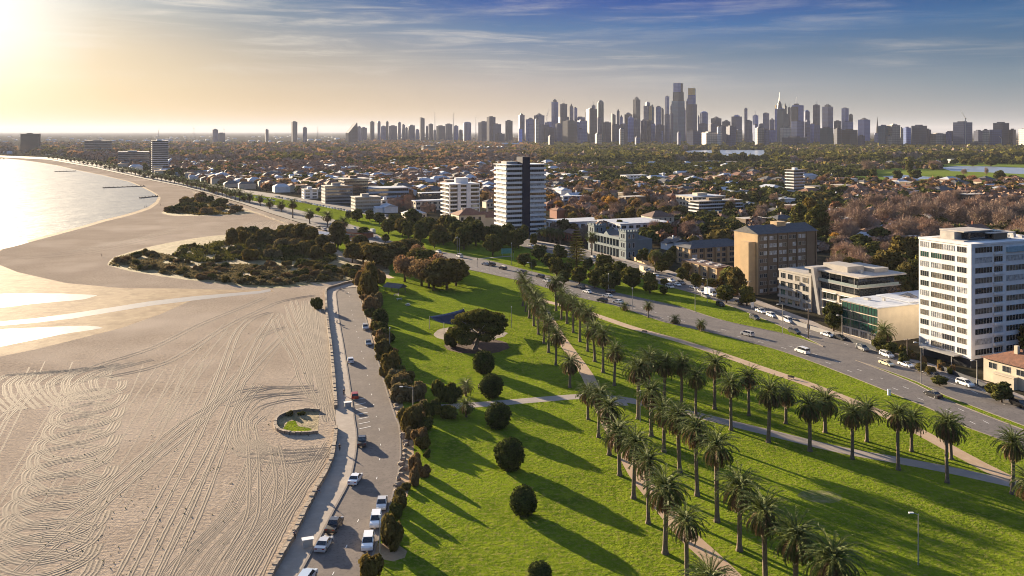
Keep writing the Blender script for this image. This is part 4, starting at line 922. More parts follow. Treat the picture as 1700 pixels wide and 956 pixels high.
# tan brick flats with dark hipped roofs, and the small townhouses --------------------
t = bld('tan_brick_flats', 'three storey tan brick flats under a long dark pitched roof', 'building', 1146, 441, 24)
MB().box(0, 34, 0, 12, 0, 8.6).obj('wall', TAN, t); MB().roof(0, 34, 0, 12, 8.6, 3.2, .8, True).obj('roof', SLATE, t)
for i in range(4): MB().box(8 + i * 7, 8.5 + i * 7, -1.6, 0, 0, 8.6).obj('pier', TAN, t)
for k in range(3):
    for i in range(7): win(t, 'F', 1 + i * 4.7, 4.2 + i * 4.7, .8 + k * 2.8, 2.6 + k * 2.8, 3, rw.choice([GL, GLW, GL]))
    win(t, 'L', 2, 5, .8 + k * 2.8, 2.6 + k * 2.8, 2, GL); win(t, 'L', 7, 10, .8 + k * 2.8, 2.6 + k * 2.8, 2, GL)
t = bld('townhouse_row', 'two storey cream brick townhouses with a flat brown roof and skylights', 'building', 1190, 465, 24)
MB().box(0, 8.5, 0, 27, 0, 5.4).obj('wall', BRICKL, t); MB().box(-.4, 8.9, -.4, 27.4, 5.4, 5.8).obj('roof', TILED, t)
for i in range(4):
    win(t, 'L', 1.2 + i * 6.6, 3.6 + i * 6.6, .6, 2.2, 2, GL); win(t, 'L', 1.2 + i * 6.6, 3.6 + i * 6.6, 3.3, 4.7, 2, GLB)
    MB().box(-.8, 0, 6.0 + i * 6.6, 6.5 + i * 6.6, 0, 5.2).obj('fin_wall', BRICKL, t); MB().box(2, 3.4, 2 + i * 6.6, 4.4 + i * 6.6, 5.8, 6.25).obj('skylight', GLW, t); MB().box(5.4, 6.8, 4 + i * 6.6, 6.4 + i * 6.6, 5.8, 6.25).obj('skylight', GLW, t)

# foreground house with terracotta roof -------------------------------------------------
t = bld('terracotta_house', 'cream rendered house with terracotta tiled roof at the right edge', 'house', 1708, 652, 24)
MB().box(0, 15, 0, 13, 0, 6.2).box(-1.6, 4, 3, 9, 0, 3).obj('wall', CREAM, t); rf = MB().roof(0, 15, 0, 13, 6.2, 3.0, .7).obj('roof', TILE, t); MB().box(4, 5, 6, 7, 7.5, 10.3).obj('chimney', CREAM, rf)
for a in (1.2, 5.2, 9.2): win(t, 'L', a, a + 2.2, 3.8, 5.3, 2, GL); win(t, 'F', a, a + 2.2, 3.8, 5.3, 2, GL); win(t, 'F', a, a + 2.2, .8, 2.4, 2, GL)
MB().box(-1.8, 0, 2.8, 9.2, 3, 3.3).obj('porch_roof', CREAM, t)

# generic mid-rise ----------------------------------------------------------------------
def midrise(name, label, px, pyb, wx, ly, h, nf, wall, style='strip', glass=None, roofm=None, plant=True, rot=24, loc=None, slabm=None):
    t = bld(name, label, 'building', px, pyb, rot, loc=loc); glass = glass or GL
    ins = 1.0 if style == 'balcony' else 0
    MB().box(ins, wx - ins, ins, ly - ins, 0, h).obj('wall', wall if not ins else GLB, t)
    MB().box(-.3, wx + .3, -.3, ly + .3, h, h + .5).obj('roof', roofm or GRAVR, t)
    if plant: MB().box(wx * .3, wx * .6, ly * .3, ly * .6, h + .5, h + 2.8).obj('plant_room', wall, t)
    fh = h / nf
    for k in range(nf):
        z = k * fh
        if style == 'balcony':
            MB().box(0, wx, 0, ly, z, z + .25).box(0, wx, -.02, .1, z + .25, z + 1.1).box(-.02, .1, 0, ly, z + .25, z + 1.1).obj('balcony', slabm or wall, t)
        if style == 'grid':
            m = max(2, int(wx / 5)); m2 = max(2, int(ly / 5))
            for i in range(m): a = wx * (i + .2) / m; win(t, 'F', a, a + wx / m * .6, z + fh * .3, z + fh * .78, 2, glass)
            for i in range(m2): a = ly * (i + .2) / m2; win(t, 'L', a, a + ly / m2 * .6, z + fh * .3, z + fh * .78, 2, glass)
        else:
            win(t, 'F', ins + .4, wx - ins - .4, z + fh * .38, z + fh * .92, max(4, int(wx / 2)), glass, d=ins - .04 if ins else 0); win(t, 'L', ins + .4, ly - ins - .4, z + fh * .38, z + fh * .92, max(4, int(ly / 2)), glass, d=ins - .04 if ins else 0)
    return t
midrise('white_navy_tower', 'white and navy banded apartment tower standing among the suburban trees', 1318, 323, 15, 14, 26, 8, WHITE, 'balcony', slabm=WHITE)
midrise('glass_column_flats', 'boulevard flats with pale vertical panels and a yellow green roof edge', 540, 338, 26, 18, 16, 5, GREYW, 'strip', GL)
midrise('brown_flats', 'dark brown mid-rise flats with light balconies beside the boulevard', 571, 336, 25, 24, 22, 7, TILED, 'balcony', slabm=BROWN)
midrise('unfinished_block', 'olive grey concrete block under construction beside the parked cars', 590, 352, 22, 16, 12, 4, CONCW, 'strip', GLB)
midrise('grey_warehouse_flats', 'wide blue grey flat roofed block behind the parked cars', 612, 336, 40, 26, 13, 3, PALEBLUE, 'strip', roofm=METALR, plant=False)
midrise('white_cube_house', 'small bright white cube building on the boulevard front', 633, 346, 10, 10, 7, 2, WHITE, 'grid')
midrise('white_villa', 'white stepped villa left of the column flats', 505, 330, 14, 14, 9, 3, WHITE, 'grid')
midrise('pale_terrace_flats', 'low cream flats left of the balcony block', 690, 350, 30, 12, 8, 2, CREAM, 'grid', roofm=METALR, plant=False)
midrise('brown_gable_flats', 'brown brick flats with white flat roof left of the balcony block', 700, 335, 34, 12, 8, 2, BROWN, 'grid', roofm=METALR, plant=False)
midrise('low_white_warehouse', 'long low building with a bright white roof right of the striped tower', 930, 385, 40, 22, 6, 1, PALEBLUE, 'grid', roofm=METALR, plant=False)
midrise('white_roof_hall', 'white roofed hall directly behind the victorian mansion', 1030, 392, 38, 30, 7.5, 2, WHITE, 'grid', roofm=METALR, plant=False)
t = bld('cream_mansion', 'cream two storey house with brown hipped roof behind the mansion', 'house', 1083, 382, 24)
MB().box(0, 18, 0, 14, 0, 9).obj('wall', CREAM, t); MB().roof(0, 18, 0, 14, 9, 3.6, .6).obj('roof', TILED, t)
for i in range(4): win(t, 'F', 1.5 + i * 4.2, 3 + i * 4.2, 5.6, 7.8, 1, GL); win(t, 'F', 1.5 + i * 4.2, 3 + i * 4.2, 1.6, 3.8, 1, GL); 
midrise('balcony_flats', 'four storey brick flats with white balcony bands among brown trees', 1160, 358, 44, 14, 11, 4, BROWN, 'balcony', slabm=WHITE)
midrise('white_school_hall', 'cream white hall with long flat roof behind the balcony flats', 1150, 344, 36, 26, 9, 2, CREAM, 'grid', roofm=METALR)
midrise('blue_flat_house', 'pale flat roofed house among trees right of the striped tower', 935, 337, 24, 12, 6, 2, PALEBLUE, 'grid', roofm=METALR, plant=False)
midrise('white_cabin_house', 'white flat roofed houses among the brown trees', 1040, 300, 34, 16, 7, 2, WHITE, 'grid', roofm=METALR, plant=False)
midrise('beachfront_tower', 'pale slim beachfront tower with dark bands above the far palms', 252, 286, 26, 30, 52, 15, WHITE, 'balcony')
midrise('dark_slab_block', 'dark broad slab block on the hazy left horizon', 34, 252, 54, 60, 60, 14, DARKW, 'strip')
midrise('hazy_office_block', 'grey brown block with small roof turret on the left horizon', 140, 258, 70, 60, 42, 9, GREYW, 'strip')
midrise('white_top_flats', 'grey flats with two white roof edges left of the beachfront tower', 196, 274, 58, 40, 26, 7, GREYW, 'strip', roofm=METALR)
midrise('striped_office', 'white and blue striped office block among the far trees', 703, 256.5, 38, 20, 25, 7, WHITE, 'balcony', slabm=WHITE)
# red roofed mansion
t = bld('red_roof_mansion', 'large pale mansion with rust red tiled roofs below the balcony block', 'house', 762, 379, 24)
MB().box(0, 20, 0, 16, 0, 9).box(14, 38, 2, 18, 0, 6.5).obj('wall', CREAM, t); rf = MB().roof(0, 20, 0, 16, 9, 4.2, .6).roof(14, 38, 2, 18, 6.5, 4, .6).obj('roof', TILE, t)
for x in (5, 24, 30): MB().box(x, x + 1.1, 7, 8.1, 10, 13.6).obj('chimney', CREAM, rf)
for i in range(4): win(t, 'F', 1.5 + i * 4.4, 3.5 + i * 4.4, 5.2, 7.6, 1, GL); win(t, 'L', 1.5 + i * 3.6, 3 + i * 3.6, 5.2, 7.6, 1, GL)
# beach pavilion and kiosks
t = bld('beach_pavilion', 'low beach pavilion with pale blue corrugated roof behind the dune scrub', 'building', 541, 399, -28)
MB().box(-11, 11, 0, 9, 0, 3.2).obj('wall', CREAM, t); MB().roof(-11, 11, 0, 9, 3.2, 1.6, .8, False).obj('roof', METALR, t); win(t, 'F', -8, 8, 1, 2.4, 8, GL)
t = bld('brown_kiosk', 'brown tiled kiosk between the pavilion and the boulevard trees', 'building', 590, 394, -28)
MB().box(-9, 9, 0, 7, 0, 3).obj('wall', REDB, t); MB().roof(-9, 9, 0, 7, 3, 1.8, .6).obj('roof', TILED, t); win(t, 'F', -6, 6, 1, 2.2, 6, GL)
t = bld('blue_roof_shed', 'small shed with pale blue roof beside the brown kiosk', 'building', 587, 408, -28)
MB().box(-4, 4, 0, 6, 0, 2.8).obj('wall', REDB, t); MB().roof(-4, 4, 0, 6, 2.8, 1.2, .5).obj('roof', METALR, t)
# garden wall in front of the mansion
a = MB(); L = line_pts([(1043, 428), (1060, 435), (1089, 444)], 2); ribbon(a, L, 0, .35, 0, 1.9)
for i in range(0, len(L), 3): p = L[i]; a.box(p.x - .3, p.x + .3, p.y - .3, p.y + .3, 0, 2.5)
tag(a.obj('garden_wall', BRICKL), 'long orange brick garden wall beside the far carriageway', 'wall')
for i, (pts, lb) in enumerate((([(1283, 534), (1300, 541), (1340, 553)], 'grey slatted front fence before the angular grey block'), ([(1345, 555), (1368, 562), (1385, 567)], 'low front fence left of the round street tree'),
                  ([(1404, 573), (1440, 585), (1455, 590)], 'dark front fence before the green glass building'), ([(1560, 622), (1600, 638), (1650, 660)], 'dark front fence before the terracotta house'))):
    a = MB(); L = line_pts([(x, y - 8) for x, y in pts], 2); ribbon(a, L, 0, .15, 0, 1.4); tag(a.obj('front_fence', GREYW if i < 2 else DARKW), lb, 'fence')

# houses ----------------------------------------------------------------------------------
HOUSES = []
def house_variant(w, l, h, rm, wm, hip, wing):
    ob = {}
    a = MB().box(0, w, 0, l, 0, h); r_ = MB().roof(0, w, 0, l, h, w * .22, .5, hip)
    if not hip:
        mx = w / 2 if l > w else None
        if l > w: a.add([(0,0,h),(w,0,h),(w/2,0,h+w*.2),(0,l,h),(w,l,h),(w/2,l,h+w*.2)], [(0,1,2),(5,4,3)])
        else: a.add([(0,0,h),(0,l,h),(0,l/2,h+w*.2),(w,0,h),(w,l,h),(w,l/2,h+w*.2)], [(2,1,0),(3,4,5)])
    if wing: a.box(w, w * 1.6, l * .3, l * .8, 0, h * .8); r_.roof(w - 1, w * 1.6, l * .3, l * .8, h * .8, w * .15, .4, hip)
    c = MB().box(w * .6, w * .6 + .9, l * .4, l * .4 + .9, h, h + w * .22 + 1.6)
    g = MB()
    for i in range(max(2, int(w / 4))): x = w * (i + .3) / max(2, int(w / 4)); g.box(x, x + 1.5, -.05, 0, h * .3, h * .7)
    for i in range(max(2, int(l / 4))): y = l * (i + .3) / max(2, int(l / 4)); g.box(-.05, 0, y, y + 1.5, h * .3, h * .7)
    return [('wall', a.mesh('wall', wm)), ('roof', r_.mesh('roof', rm)), ('chimney', c.mesh('chimney', wm)), ('window', g.mesh('window', GL))]
HV = [('terracotta roofed', (10, 14, 4.2, TILE, CREAM, True, True)), ('terracotta roofed', (9, 12, 6.4, TILE, REDB, True, False)), ('brown roofed', (11, 15, 4.0, TILED, BEIGE, True, True)), ('brown roofed', (10, 13, 6.2, TILED, REDB, False, False)),
      ('slate roofed', (9, 13, 5.0, SLATE, WHITE, False, True)), ('slate roofed', (11, 16, 6.4, SLATE, CREAM, True, False)), ('white metal roofed', (12, 16, 5.0, METALR, WHITE, False, True)), ('white metal roofed', (14, 18, 4.2, METALR, BEIGE, True, False))]
HM = [(n, house_variant(*a_)) for n, a_ in HV]
FLATM = [('flat roofed white', [('wall', MB().box(0, 16, 0, 12, 0, 6.5).mesh('wall', WHITE)), ('roof', MB().box(-.3, 16.3, -.3, 12.3, 6.5, 6.9).box(5, 8, 5, 8, 6.9, 8).mesh('roof', METALR)), ('window', MB().box(1, 15, -.05, 0, 1, 2.2).box(1, 15, -.05, 0, 4, 5.4).box(-.05, 0, 1, 11, 4, 5.4).mesh('window', GL))]),
         ('flat roofed brown', [('wall', MB().box(0, 22, 0, 12, 0, 8.5).mesh('wall', BROWN)), ('roof', MB().box(-.3, 22.3, -.3, 12.3, 8.5, 8.9).mesh('roof', GRAVR)), ('window', MB().box(1, 21, -.05, 0, 1, 2.2).box(1, 21, -.05, 0, 4, 5.2).box(1, 21, -.05, 0, 6.6, 8).box(-.05, 0, 1, 11, 4, 5.4).mesh('window', GL))])]
HM += FLATM
def house(k, loc, rz, s=1.):
    n, parts = HM[k]; t = thing('house', None, 'house', loc, rz, 'houses among the suburban trees', s); rf = None
    for nm, me in parts:
        o = put(nm, me, rf if nm == 'chimney' and rf else t)
        if nm == 'roof': rf = o
    LABELQ.append((t, n + ' house')); return t

# ------------------------------------------------------------------ city skyline
def towermat(n, c, c2, rough=.25, warm=0):
    m = bpy.data.materials.new('facade_' + n); m.use_nodes = True; t = m.node_tree; b = t.nodes['Principled BSDF']
    co = N(t, 'ShaderNodeTexCoord').outputs['Object']; s = N(t, 'ShaderNodeSeparateXYZ'); t.links.new(co, s.inputs[0])
    fz = M_(t, 'GREATER_THAN', M_(t, 'FRACT', M_(t, 'MULTIPLY', s.outputs[2], 1 / 7.2)), .55)
    fx = M_(t, 'GREATER_THAN', M_(t, 'FRACT', M_(t, 'MULTIPLY', M_(t, 'ADD', s.outputs[0], s.outputs[1]), 1 / 8.)), .6)
    k = M_(t, 'ADD', M_(t, 'MULTIPLY', fz, .8), M_(t, 'MULTIPLY', fx, .6), None, True)
    cc = MIX(t, k, c, c2); cc = MIX(t, MAPR(t, NOISE(t, co, .03, 3), .3, .7, 0, .5), cc, tuple(x * .55 for x in c))
    rr_ = N(t, 'ShaderNodeObjectInfo').outputs['Random']; cc = MIX(t, MAPR(t, rr_, 0, .5), MIX(t, 1., cc, (.45, .5, .62), 'MULTIPLY'), cc); cc = MIX(t, MAPR(t, rr_, .6, 1), cc, MIX(t, 1., cc, (1.9, 2.1, 2.6), 'MULTIPLY')); cc = MIX(t, 1., cc, (.72, .92, 1.3) if n not in ('gold', 'cream') else (1, 1, 1), 'MULTIPLY')  # blue of the hazy distance painted into the facades
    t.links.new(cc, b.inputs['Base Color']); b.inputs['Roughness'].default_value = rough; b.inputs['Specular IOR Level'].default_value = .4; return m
TM = {'g': ('grey', towermat('grey', (0.054,0.076,0.128), (0.029,0.043,0.081), .6)), 'd': ('dark', towermat('dark', (0.014,0.023,0.046), (0.032,0.048,0.081), .5)), 'b': ('steel blue', towermat('blue', (0.032,0.062,0.135), (0.018,0.038,0.088), .5)),  # grey, dark, blue, brown and pale bases also carry the painted haze blue
      't': ('teal', towermat('teal', (.02,.065,.075), (.03,.085,.095), .5)), 'n': ('brown', towermat('brown', (0.068,0.071,0.088), (0.036,0.040,0.054), .6)), 'w': ('cream', towermat('cream', (.48,.42,.35), (.22,.20,.18), .6)), 'l': ('pale grey', towermat('pale', (0.115,0.166,0.284), (0.065,0.095,0.176), .6)), 'o': ('gold', towermat('gold', (.62,.40,.16), (.5,.32,.14), .3))}  # gold also stands for sunlight painted on the slender tower
TW = []   # x0,x1,ytop,colour,dist,top
def T(s, dist):
    for row in s.split(';'):
        q = row.split()
        if not q: continue
        TW.append((float(q[0]), float(q[1]), float(q[2]), q[3], dist if len(q) < 6 else float(q[5]), q[4] if len(q) > 4 else '-'))
T('''594 599 210 g;599.5 609 212 g;614.4 621.5 202 d;626.6 632 200.7 d round;632.5 641 209.5 g;641 645 202 d;646 659 209 g;660 666 202 d round;667 672.6 207 n;672.8 677 212 g;677.5 689 208 b;690 696 215 g;697 705 194.6 n slope;
 707 711 209.5 d;711.5 719 206 g;719.5 724 216 g;724.5 739 209 g;739.5 751 206 g;753.5 761 209 g;761.5 768 216 g;768.6 783 202 b round;''', 5200)
T('''794 812 201.5 b step;808 822.6 194 b;814 832 206 g;839 851 200.4 d;860.5 871 189 d;873 888 196.4 g;886.5 904 189.5 b pyr;904.5 921 203 g;915.5 926.7 166 b;930 941.7 172.8 b;945.7 951.5 174 d;952 958.4 179 g;
 927 944.6 192 b;956.5 971 194.6 l;972 982 184 d;982.3 988.7 175 n ant;991.7 1002.8 166.4 t round;1014.7 1022 188.4 n slope;1024 1028.6 182 d;1029 1034 192 g;1036.6 1050 187.7 d;1050.8 1063 162 n step;1071 1079 170 b;1080 1086 174.6 d;1089 1098 177 g;1098.3 1102 179 d;1104 1111 160 l;
 1113 1118.6 172.7 b;1134.5 1138.6 180 d;1139 1143.4 165 g;1158.4 1161.4 192 g;1161.6 1176 184.6 l round;1180 1198 194.6 d pyr;1198.6 1213 200 d pyr;1214 1232 191.5 b step;1235.6 1241 180 d;1249.5 1259 191.5 g ant;1266.5 1277 188 g;1277.3 1286 197 g;1286.7 1290.4 174 o;1301 1306 173 d;1307.6 1313 178.5 d;
 1334.5 1344.7 182.6 b round;1349 1361.8 174.4 d;1365 1383 174.4 d step;1397 1409 179.7 b;1409.3 1416 190 d;1424 1445 196.8 b;''', 4700)
T('''822 838 222 n;861 867 214 l;873.5 886 208 l;888 895 198 w;896 912 208 g;905 921 212 b;921.5 933 205.6 b;934 960 201 d;960 968 214 l;958 975 200 l;973 991 181 d;992 1000 195 g;1001 1015 203 g;1016 1030 207 g;1030 1042 206 n;1042 1052 193 l;1053 1063.4 196.5 g;1064 1073.4 198.4 b;1073.7 1080 200 d;1081 1088 205 g;1088 1103 208 b;
 1103 1112 190 b;1112 1118 188 g;1160 1175 205 d;1176 1190 206 g;1192 1207 209 g;1214 1222 213 n;1222 1232 216 w;1238 1249 199 g;1250 1259 207 l;1260 1269 206 g;1276.5 1288 215.6 b;1296 1313 212 w;1313 1336 201.5 l;1336.5 1345 200 d;1345 1352 206 g;1353 1362 208 b;1384 1397 201 n;1397.5 1417 202 l;''', 4300)
T('''1206 1221 210 d;1190.5 1196 211 w;1165 1198 220 w;1140 1165 218 b;1143 1160 226 g;1254 1268 212 w;1268 1277 216 g;1298 1340 228 d;1361 1384 212.6 t;1385 1397 214 d;1397.6 1424 215.6 d;1424 1436 225 g;1458 1476 208.6 t;1474 1493 206 w step;1493 1499 212.6 w;1499.2 1512 211.8 l;1513 1539 208.6 d;1464 1492 226 w;1516 1544 229 l;1545 1570 221 w step;
 1581.5 1615 203 n;1577 1604 217 d;1617 1632 217 g;1632 1641.5 215.7 w;1642.5 1674 215 l;1675 1687 215 d;1648 1676 204 d;1693 1712 214 w;1576 1608 234 w;1612 1642 236 w;1560 1578 224 g;1681 1692 232 w;1535 1546 215 b;1570 1580 219 b;988 999 222 w;1054 1062 228 l;910 920 226 n;1028 1036 214 w;1124 1130 220 l;1098 1101 217 l''', 3500)
T('''484 493.6 202 n;503 509.5 211.6 d;440 446 215 g;353 362 214 d step;362 373.5 221 g''', 5200)
TW = [w for w in TW if w[1] > w[0]]
order = sorted(TW, key=lambda w: (w[0] + w[1]))
ORDN = lambda n: {1: 'first', 2: 'second', 3: 'third', 4: 'fourth', 5: 'fifth', 6: 'sixth', 7: 'seventh', 8: 'eighth', 9: 'ninth', 10: 'tenth'}.get(n, '%d%s' % (n, 'th' if n % 100 in (11, 12, 13) else {1: 'st', 2: 'nd', 3: 'rd'}.get(n % 10, 'th')))
cnt = {}
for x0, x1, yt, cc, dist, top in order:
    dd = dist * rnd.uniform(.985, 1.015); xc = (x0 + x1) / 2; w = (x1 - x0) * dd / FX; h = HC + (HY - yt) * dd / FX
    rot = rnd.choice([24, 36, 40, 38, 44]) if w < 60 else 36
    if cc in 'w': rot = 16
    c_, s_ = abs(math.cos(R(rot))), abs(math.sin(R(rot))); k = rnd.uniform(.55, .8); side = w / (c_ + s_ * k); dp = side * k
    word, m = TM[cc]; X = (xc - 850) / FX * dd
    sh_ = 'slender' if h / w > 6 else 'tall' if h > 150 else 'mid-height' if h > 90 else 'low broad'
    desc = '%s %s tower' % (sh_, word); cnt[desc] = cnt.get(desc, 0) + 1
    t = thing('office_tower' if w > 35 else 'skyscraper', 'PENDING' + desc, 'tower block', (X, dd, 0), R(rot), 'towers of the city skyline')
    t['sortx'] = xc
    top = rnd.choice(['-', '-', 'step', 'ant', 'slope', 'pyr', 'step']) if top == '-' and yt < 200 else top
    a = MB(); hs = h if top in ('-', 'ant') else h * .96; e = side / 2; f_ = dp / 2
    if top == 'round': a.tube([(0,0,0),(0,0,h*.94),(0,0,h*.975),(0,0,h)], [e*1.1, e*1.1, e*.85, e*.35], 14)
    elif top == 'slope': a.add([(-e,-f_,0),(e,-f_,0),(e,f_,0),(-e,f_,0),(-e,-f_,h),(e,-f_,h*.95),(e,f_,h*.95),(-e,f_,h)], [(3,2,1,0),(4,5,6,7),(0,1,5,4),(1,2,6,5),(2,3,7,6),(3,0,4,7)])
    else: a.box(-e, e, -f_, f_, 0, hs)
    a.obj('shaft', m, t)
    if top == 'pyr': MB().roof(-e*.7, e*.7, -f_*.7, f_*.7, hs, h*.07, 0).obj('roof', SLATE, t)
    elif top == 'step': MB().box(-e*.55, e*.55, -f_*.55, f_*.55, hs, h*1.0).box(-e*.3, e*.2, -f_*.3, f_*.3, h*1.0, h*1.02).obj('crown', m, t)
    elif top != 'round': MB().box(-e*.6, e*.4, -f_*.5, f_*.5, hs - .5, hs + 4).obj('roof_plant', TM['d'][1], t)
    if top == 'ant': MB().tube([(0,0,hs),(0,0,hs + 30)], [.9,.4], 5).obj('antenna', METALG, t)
def special(name, label, x, dist, rot=38):
    rot = 38
    return thing(name, label, 'skyscraper', ((x - 850) / FX * dist, dist, 0), R(rot), None)
def hz(y, d): return HC + (HY - y) * d / FX
d = 4600; k = d / FX
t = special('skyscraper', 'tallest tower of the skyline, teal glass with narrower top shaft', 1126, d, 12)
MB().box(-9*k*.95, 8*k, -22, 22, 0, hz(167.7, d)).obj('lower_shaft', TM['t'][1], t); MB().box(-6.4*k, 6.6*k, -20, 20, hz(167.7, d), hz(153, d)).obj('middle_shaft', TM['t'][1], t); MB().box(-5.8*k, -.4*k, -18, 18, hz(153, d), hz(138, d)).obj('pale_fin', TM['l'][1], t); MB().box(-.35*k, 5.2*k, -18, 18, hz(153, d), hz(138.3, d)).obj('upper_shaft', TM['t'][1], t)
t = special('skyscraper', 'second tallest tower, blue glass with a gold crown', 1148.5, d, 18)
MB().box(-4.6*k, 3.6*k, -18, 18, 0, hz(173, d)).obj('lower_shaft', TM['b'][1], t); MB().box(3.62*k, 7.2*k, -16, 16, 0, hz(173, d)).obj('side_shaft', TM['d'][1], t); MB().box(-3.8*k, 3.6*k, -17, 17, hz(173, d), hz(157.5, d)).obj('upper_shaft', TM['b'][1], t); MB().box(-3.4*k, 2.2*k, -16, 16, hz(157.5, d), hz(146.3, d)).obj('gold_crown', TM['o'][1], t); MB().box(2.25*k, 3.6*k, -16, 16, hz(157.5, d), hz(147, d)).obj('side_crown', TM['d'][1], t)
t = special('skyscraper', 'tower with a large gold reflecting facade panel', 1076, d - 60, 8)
MB().box(-5.5*k, 7*k, -16, 16, 0, hz(176, d)).obj('shaft', TM['d'][1], t); MB().box(-4*k, 4*k, -17, -16, hz(200, d), hz(176.5, d)).obj('gold_facade', TM['o'][1], t)  # gold of the reflection is the panel's base colour
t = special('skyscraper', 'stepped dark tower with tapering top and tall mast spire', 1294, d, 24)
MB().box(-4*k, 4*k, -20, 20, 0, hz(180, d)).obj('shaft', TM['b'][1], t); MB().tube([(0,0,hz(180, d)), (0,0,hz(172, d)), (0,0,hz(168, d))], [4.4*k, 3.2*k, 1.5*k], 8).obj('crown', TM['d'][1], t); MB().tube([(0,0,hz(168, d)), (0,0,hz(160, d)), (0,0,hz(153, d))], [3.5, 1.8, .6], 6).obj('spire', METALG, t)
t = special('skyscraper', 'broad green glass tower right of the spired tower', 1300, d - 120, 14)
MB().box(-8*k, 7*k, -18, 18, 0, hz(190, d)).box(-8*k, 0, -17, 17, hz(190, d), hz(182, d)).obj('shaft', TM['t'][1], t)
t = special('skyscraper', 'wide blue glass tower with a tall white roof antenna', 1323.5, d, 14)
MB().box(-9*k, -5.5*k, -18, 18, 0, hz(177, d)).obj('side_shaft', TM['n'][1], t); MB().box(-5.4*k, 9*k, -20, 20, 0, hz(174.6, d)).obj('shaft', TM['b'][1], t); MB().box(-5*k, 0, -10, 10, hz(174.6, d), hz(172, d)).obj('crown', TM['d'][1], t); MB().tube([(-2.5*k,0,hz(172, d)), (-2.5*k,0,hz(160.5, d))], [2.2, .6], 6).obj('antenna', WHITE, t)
d = 4400; k = d / FX
t = special('wedge_building', 'dark wedge building with sloping sawtooth roof at skyline left end', 584, d, 6)
a = MB(); f_ = 16; x0, x1 = -8.7*k, 8.3*k
a.add([(x0,-f_,0),(x1,-f_,0),(x1,f_,0),(x0,f_,0),(x0,-f_,hz(220.5, d)),(x1*.88,-f_,hz(203, d)),(x1,-f_,hz(212, d)),(x0,f_,hz(220.5, d)),(x1*.88,f_,hz(203, d)),(x1,f_,hz(212, d))], [(3,2,1,0),(0,1,6,5,4),(3,7,8,9,2),(4,5,8,7),(5,6,9,8),(1,2,9,6),(0,4,7,3)]); a.obj('shaft', TM['d'][1], t)
for px, yt, lb in ((722, 184, 'thin tall lattice mast right of the gold-sided tower'), (752.5, 187, 'thin lattice mast at the right end of the grey tower group'), (527.7, 209, 'pylon standing alone left of the wedge building'), (790, 192, 'faint thin mast left of the first blue towers')):
    d = 4300; m_ = MB().tube([(0,0,0), (0,0,hz(yt, d)*.6), (0,0,hz(yt, d))], [2.6, 1.6, .7], 5).obj('lattice_mast', METALG); m_.location = ((px - 850) / FX * d, d, 0); tag(m_, lb, 'mast')
def crane(px, pyt, d, lb, jib):
    t = thing('tower_crane', lb, 'crane', ((px - 850) / FX * d, d, 0)); h = hz(pyt, d)
    MB().tube([(0,0,0),(0,0,h*.8)], [1.4,1.4], 4).obj('mast', METALG, t); MB().tube([(0,0,h*.8),(jib,0,h)], [1.2,.5], 4).obj('jib', METALG, t); MB().box(-2, 2, -2, 2, h*.79, h*.81).obj('cab', SLATE, t)
crane(1603, 184, 3400, 'luffing crane above the dark brown block on the right', -18); crane(908, 180, 4700, 'crane rising between skyline towers left of centre', 12)
crane(322, 208, 6000, 'hazy dock crane left of the far dark block', -14); crane(372, 210, 6000, 'hazy dock crane behind the far dark block', -12); crane(263, 213, 6000, 'faint dock crane above the beachfront tower', 10); crane(1663, 226, 3400, 'white crane between blocks at far right', -10)
t = thing('church', 'small church with a needle spire right of the skyline', 'church', ((1456.5 - 850) / FX * 4000, 4000, 0)); MB().box(-9, 9, -12, 12, 0, 60).obj('tower', TM['n'][1], t); MB().tube([(0,0,60), (0,0,hz(193.5, 4000))], [7, .4], 8).obj('spire', SLATE, t)
t = thing('stadium_canopy', 'long low white stadium roof at the near foot of the skyline', 'building', ((815 - 850) / FX * 2900, 2900, 0), R(6)); MB().box(-42, 42, -14, 14, 0, 14).obj('wall', GREYW, t); a = MB()
for i in range(6): a.add([(-44 + i*15, -17, 14), (-31 + i*15, -17, 14), (-31 + i*15, 17, 14), (-44 + i*15, 17, 14), (-37.5 + i*15, -17, 18.5), (-37.5 + i*15, 17, 18.5)], [(0,1,4),(3,5,2),(0,4,5,3),(1,2,5,4),(0,3,2,1)])
a.obj('roof', METALR, t)
t = thing('hangar', 'long white shed below the first blue towers', 'building', ((846 - 850) / FX * 3600, 3600, 0)); MB().box(-38, 38, -14, 14, 0, 16).obj('wall', GREYW, t); MB().roof(-38, 38, -14, 14, 16, 4, .5, False).obj('roof', METALR, t)
t = thing('dome_hall', 'tiny white domed hall in the haze of the left horizon', 'building', ((283 - 850) / FX * 4600, 4600, 0)); MB().box(-14, 14, -12, 12, 0, 10).obj('wall', GREYW, t); MB().tube([(-14,0,10),(-10,0,15),(0,0,17),(10,0,15),(14,0,10)], [3,8,10,8,3], 12).obj('roof', METALR, t)
# ordinal labels for the generic towers
tw = [o for o in C.objects if o.get('label', '').startswith('PENDING')]
by = {}
for o in tw: by.setdefault(o['label'][7:], []).append(o)
for desc, l in by.items():
    l.sort(key=lambda o: o['sortx'])
    for i, o in enumerate(l): o['label'] = '%s in the city skyline%s' % (desc, (', %s such from the left' % ORDN(i + 1)) if len(l) > 1 else ''); del o['sortx']
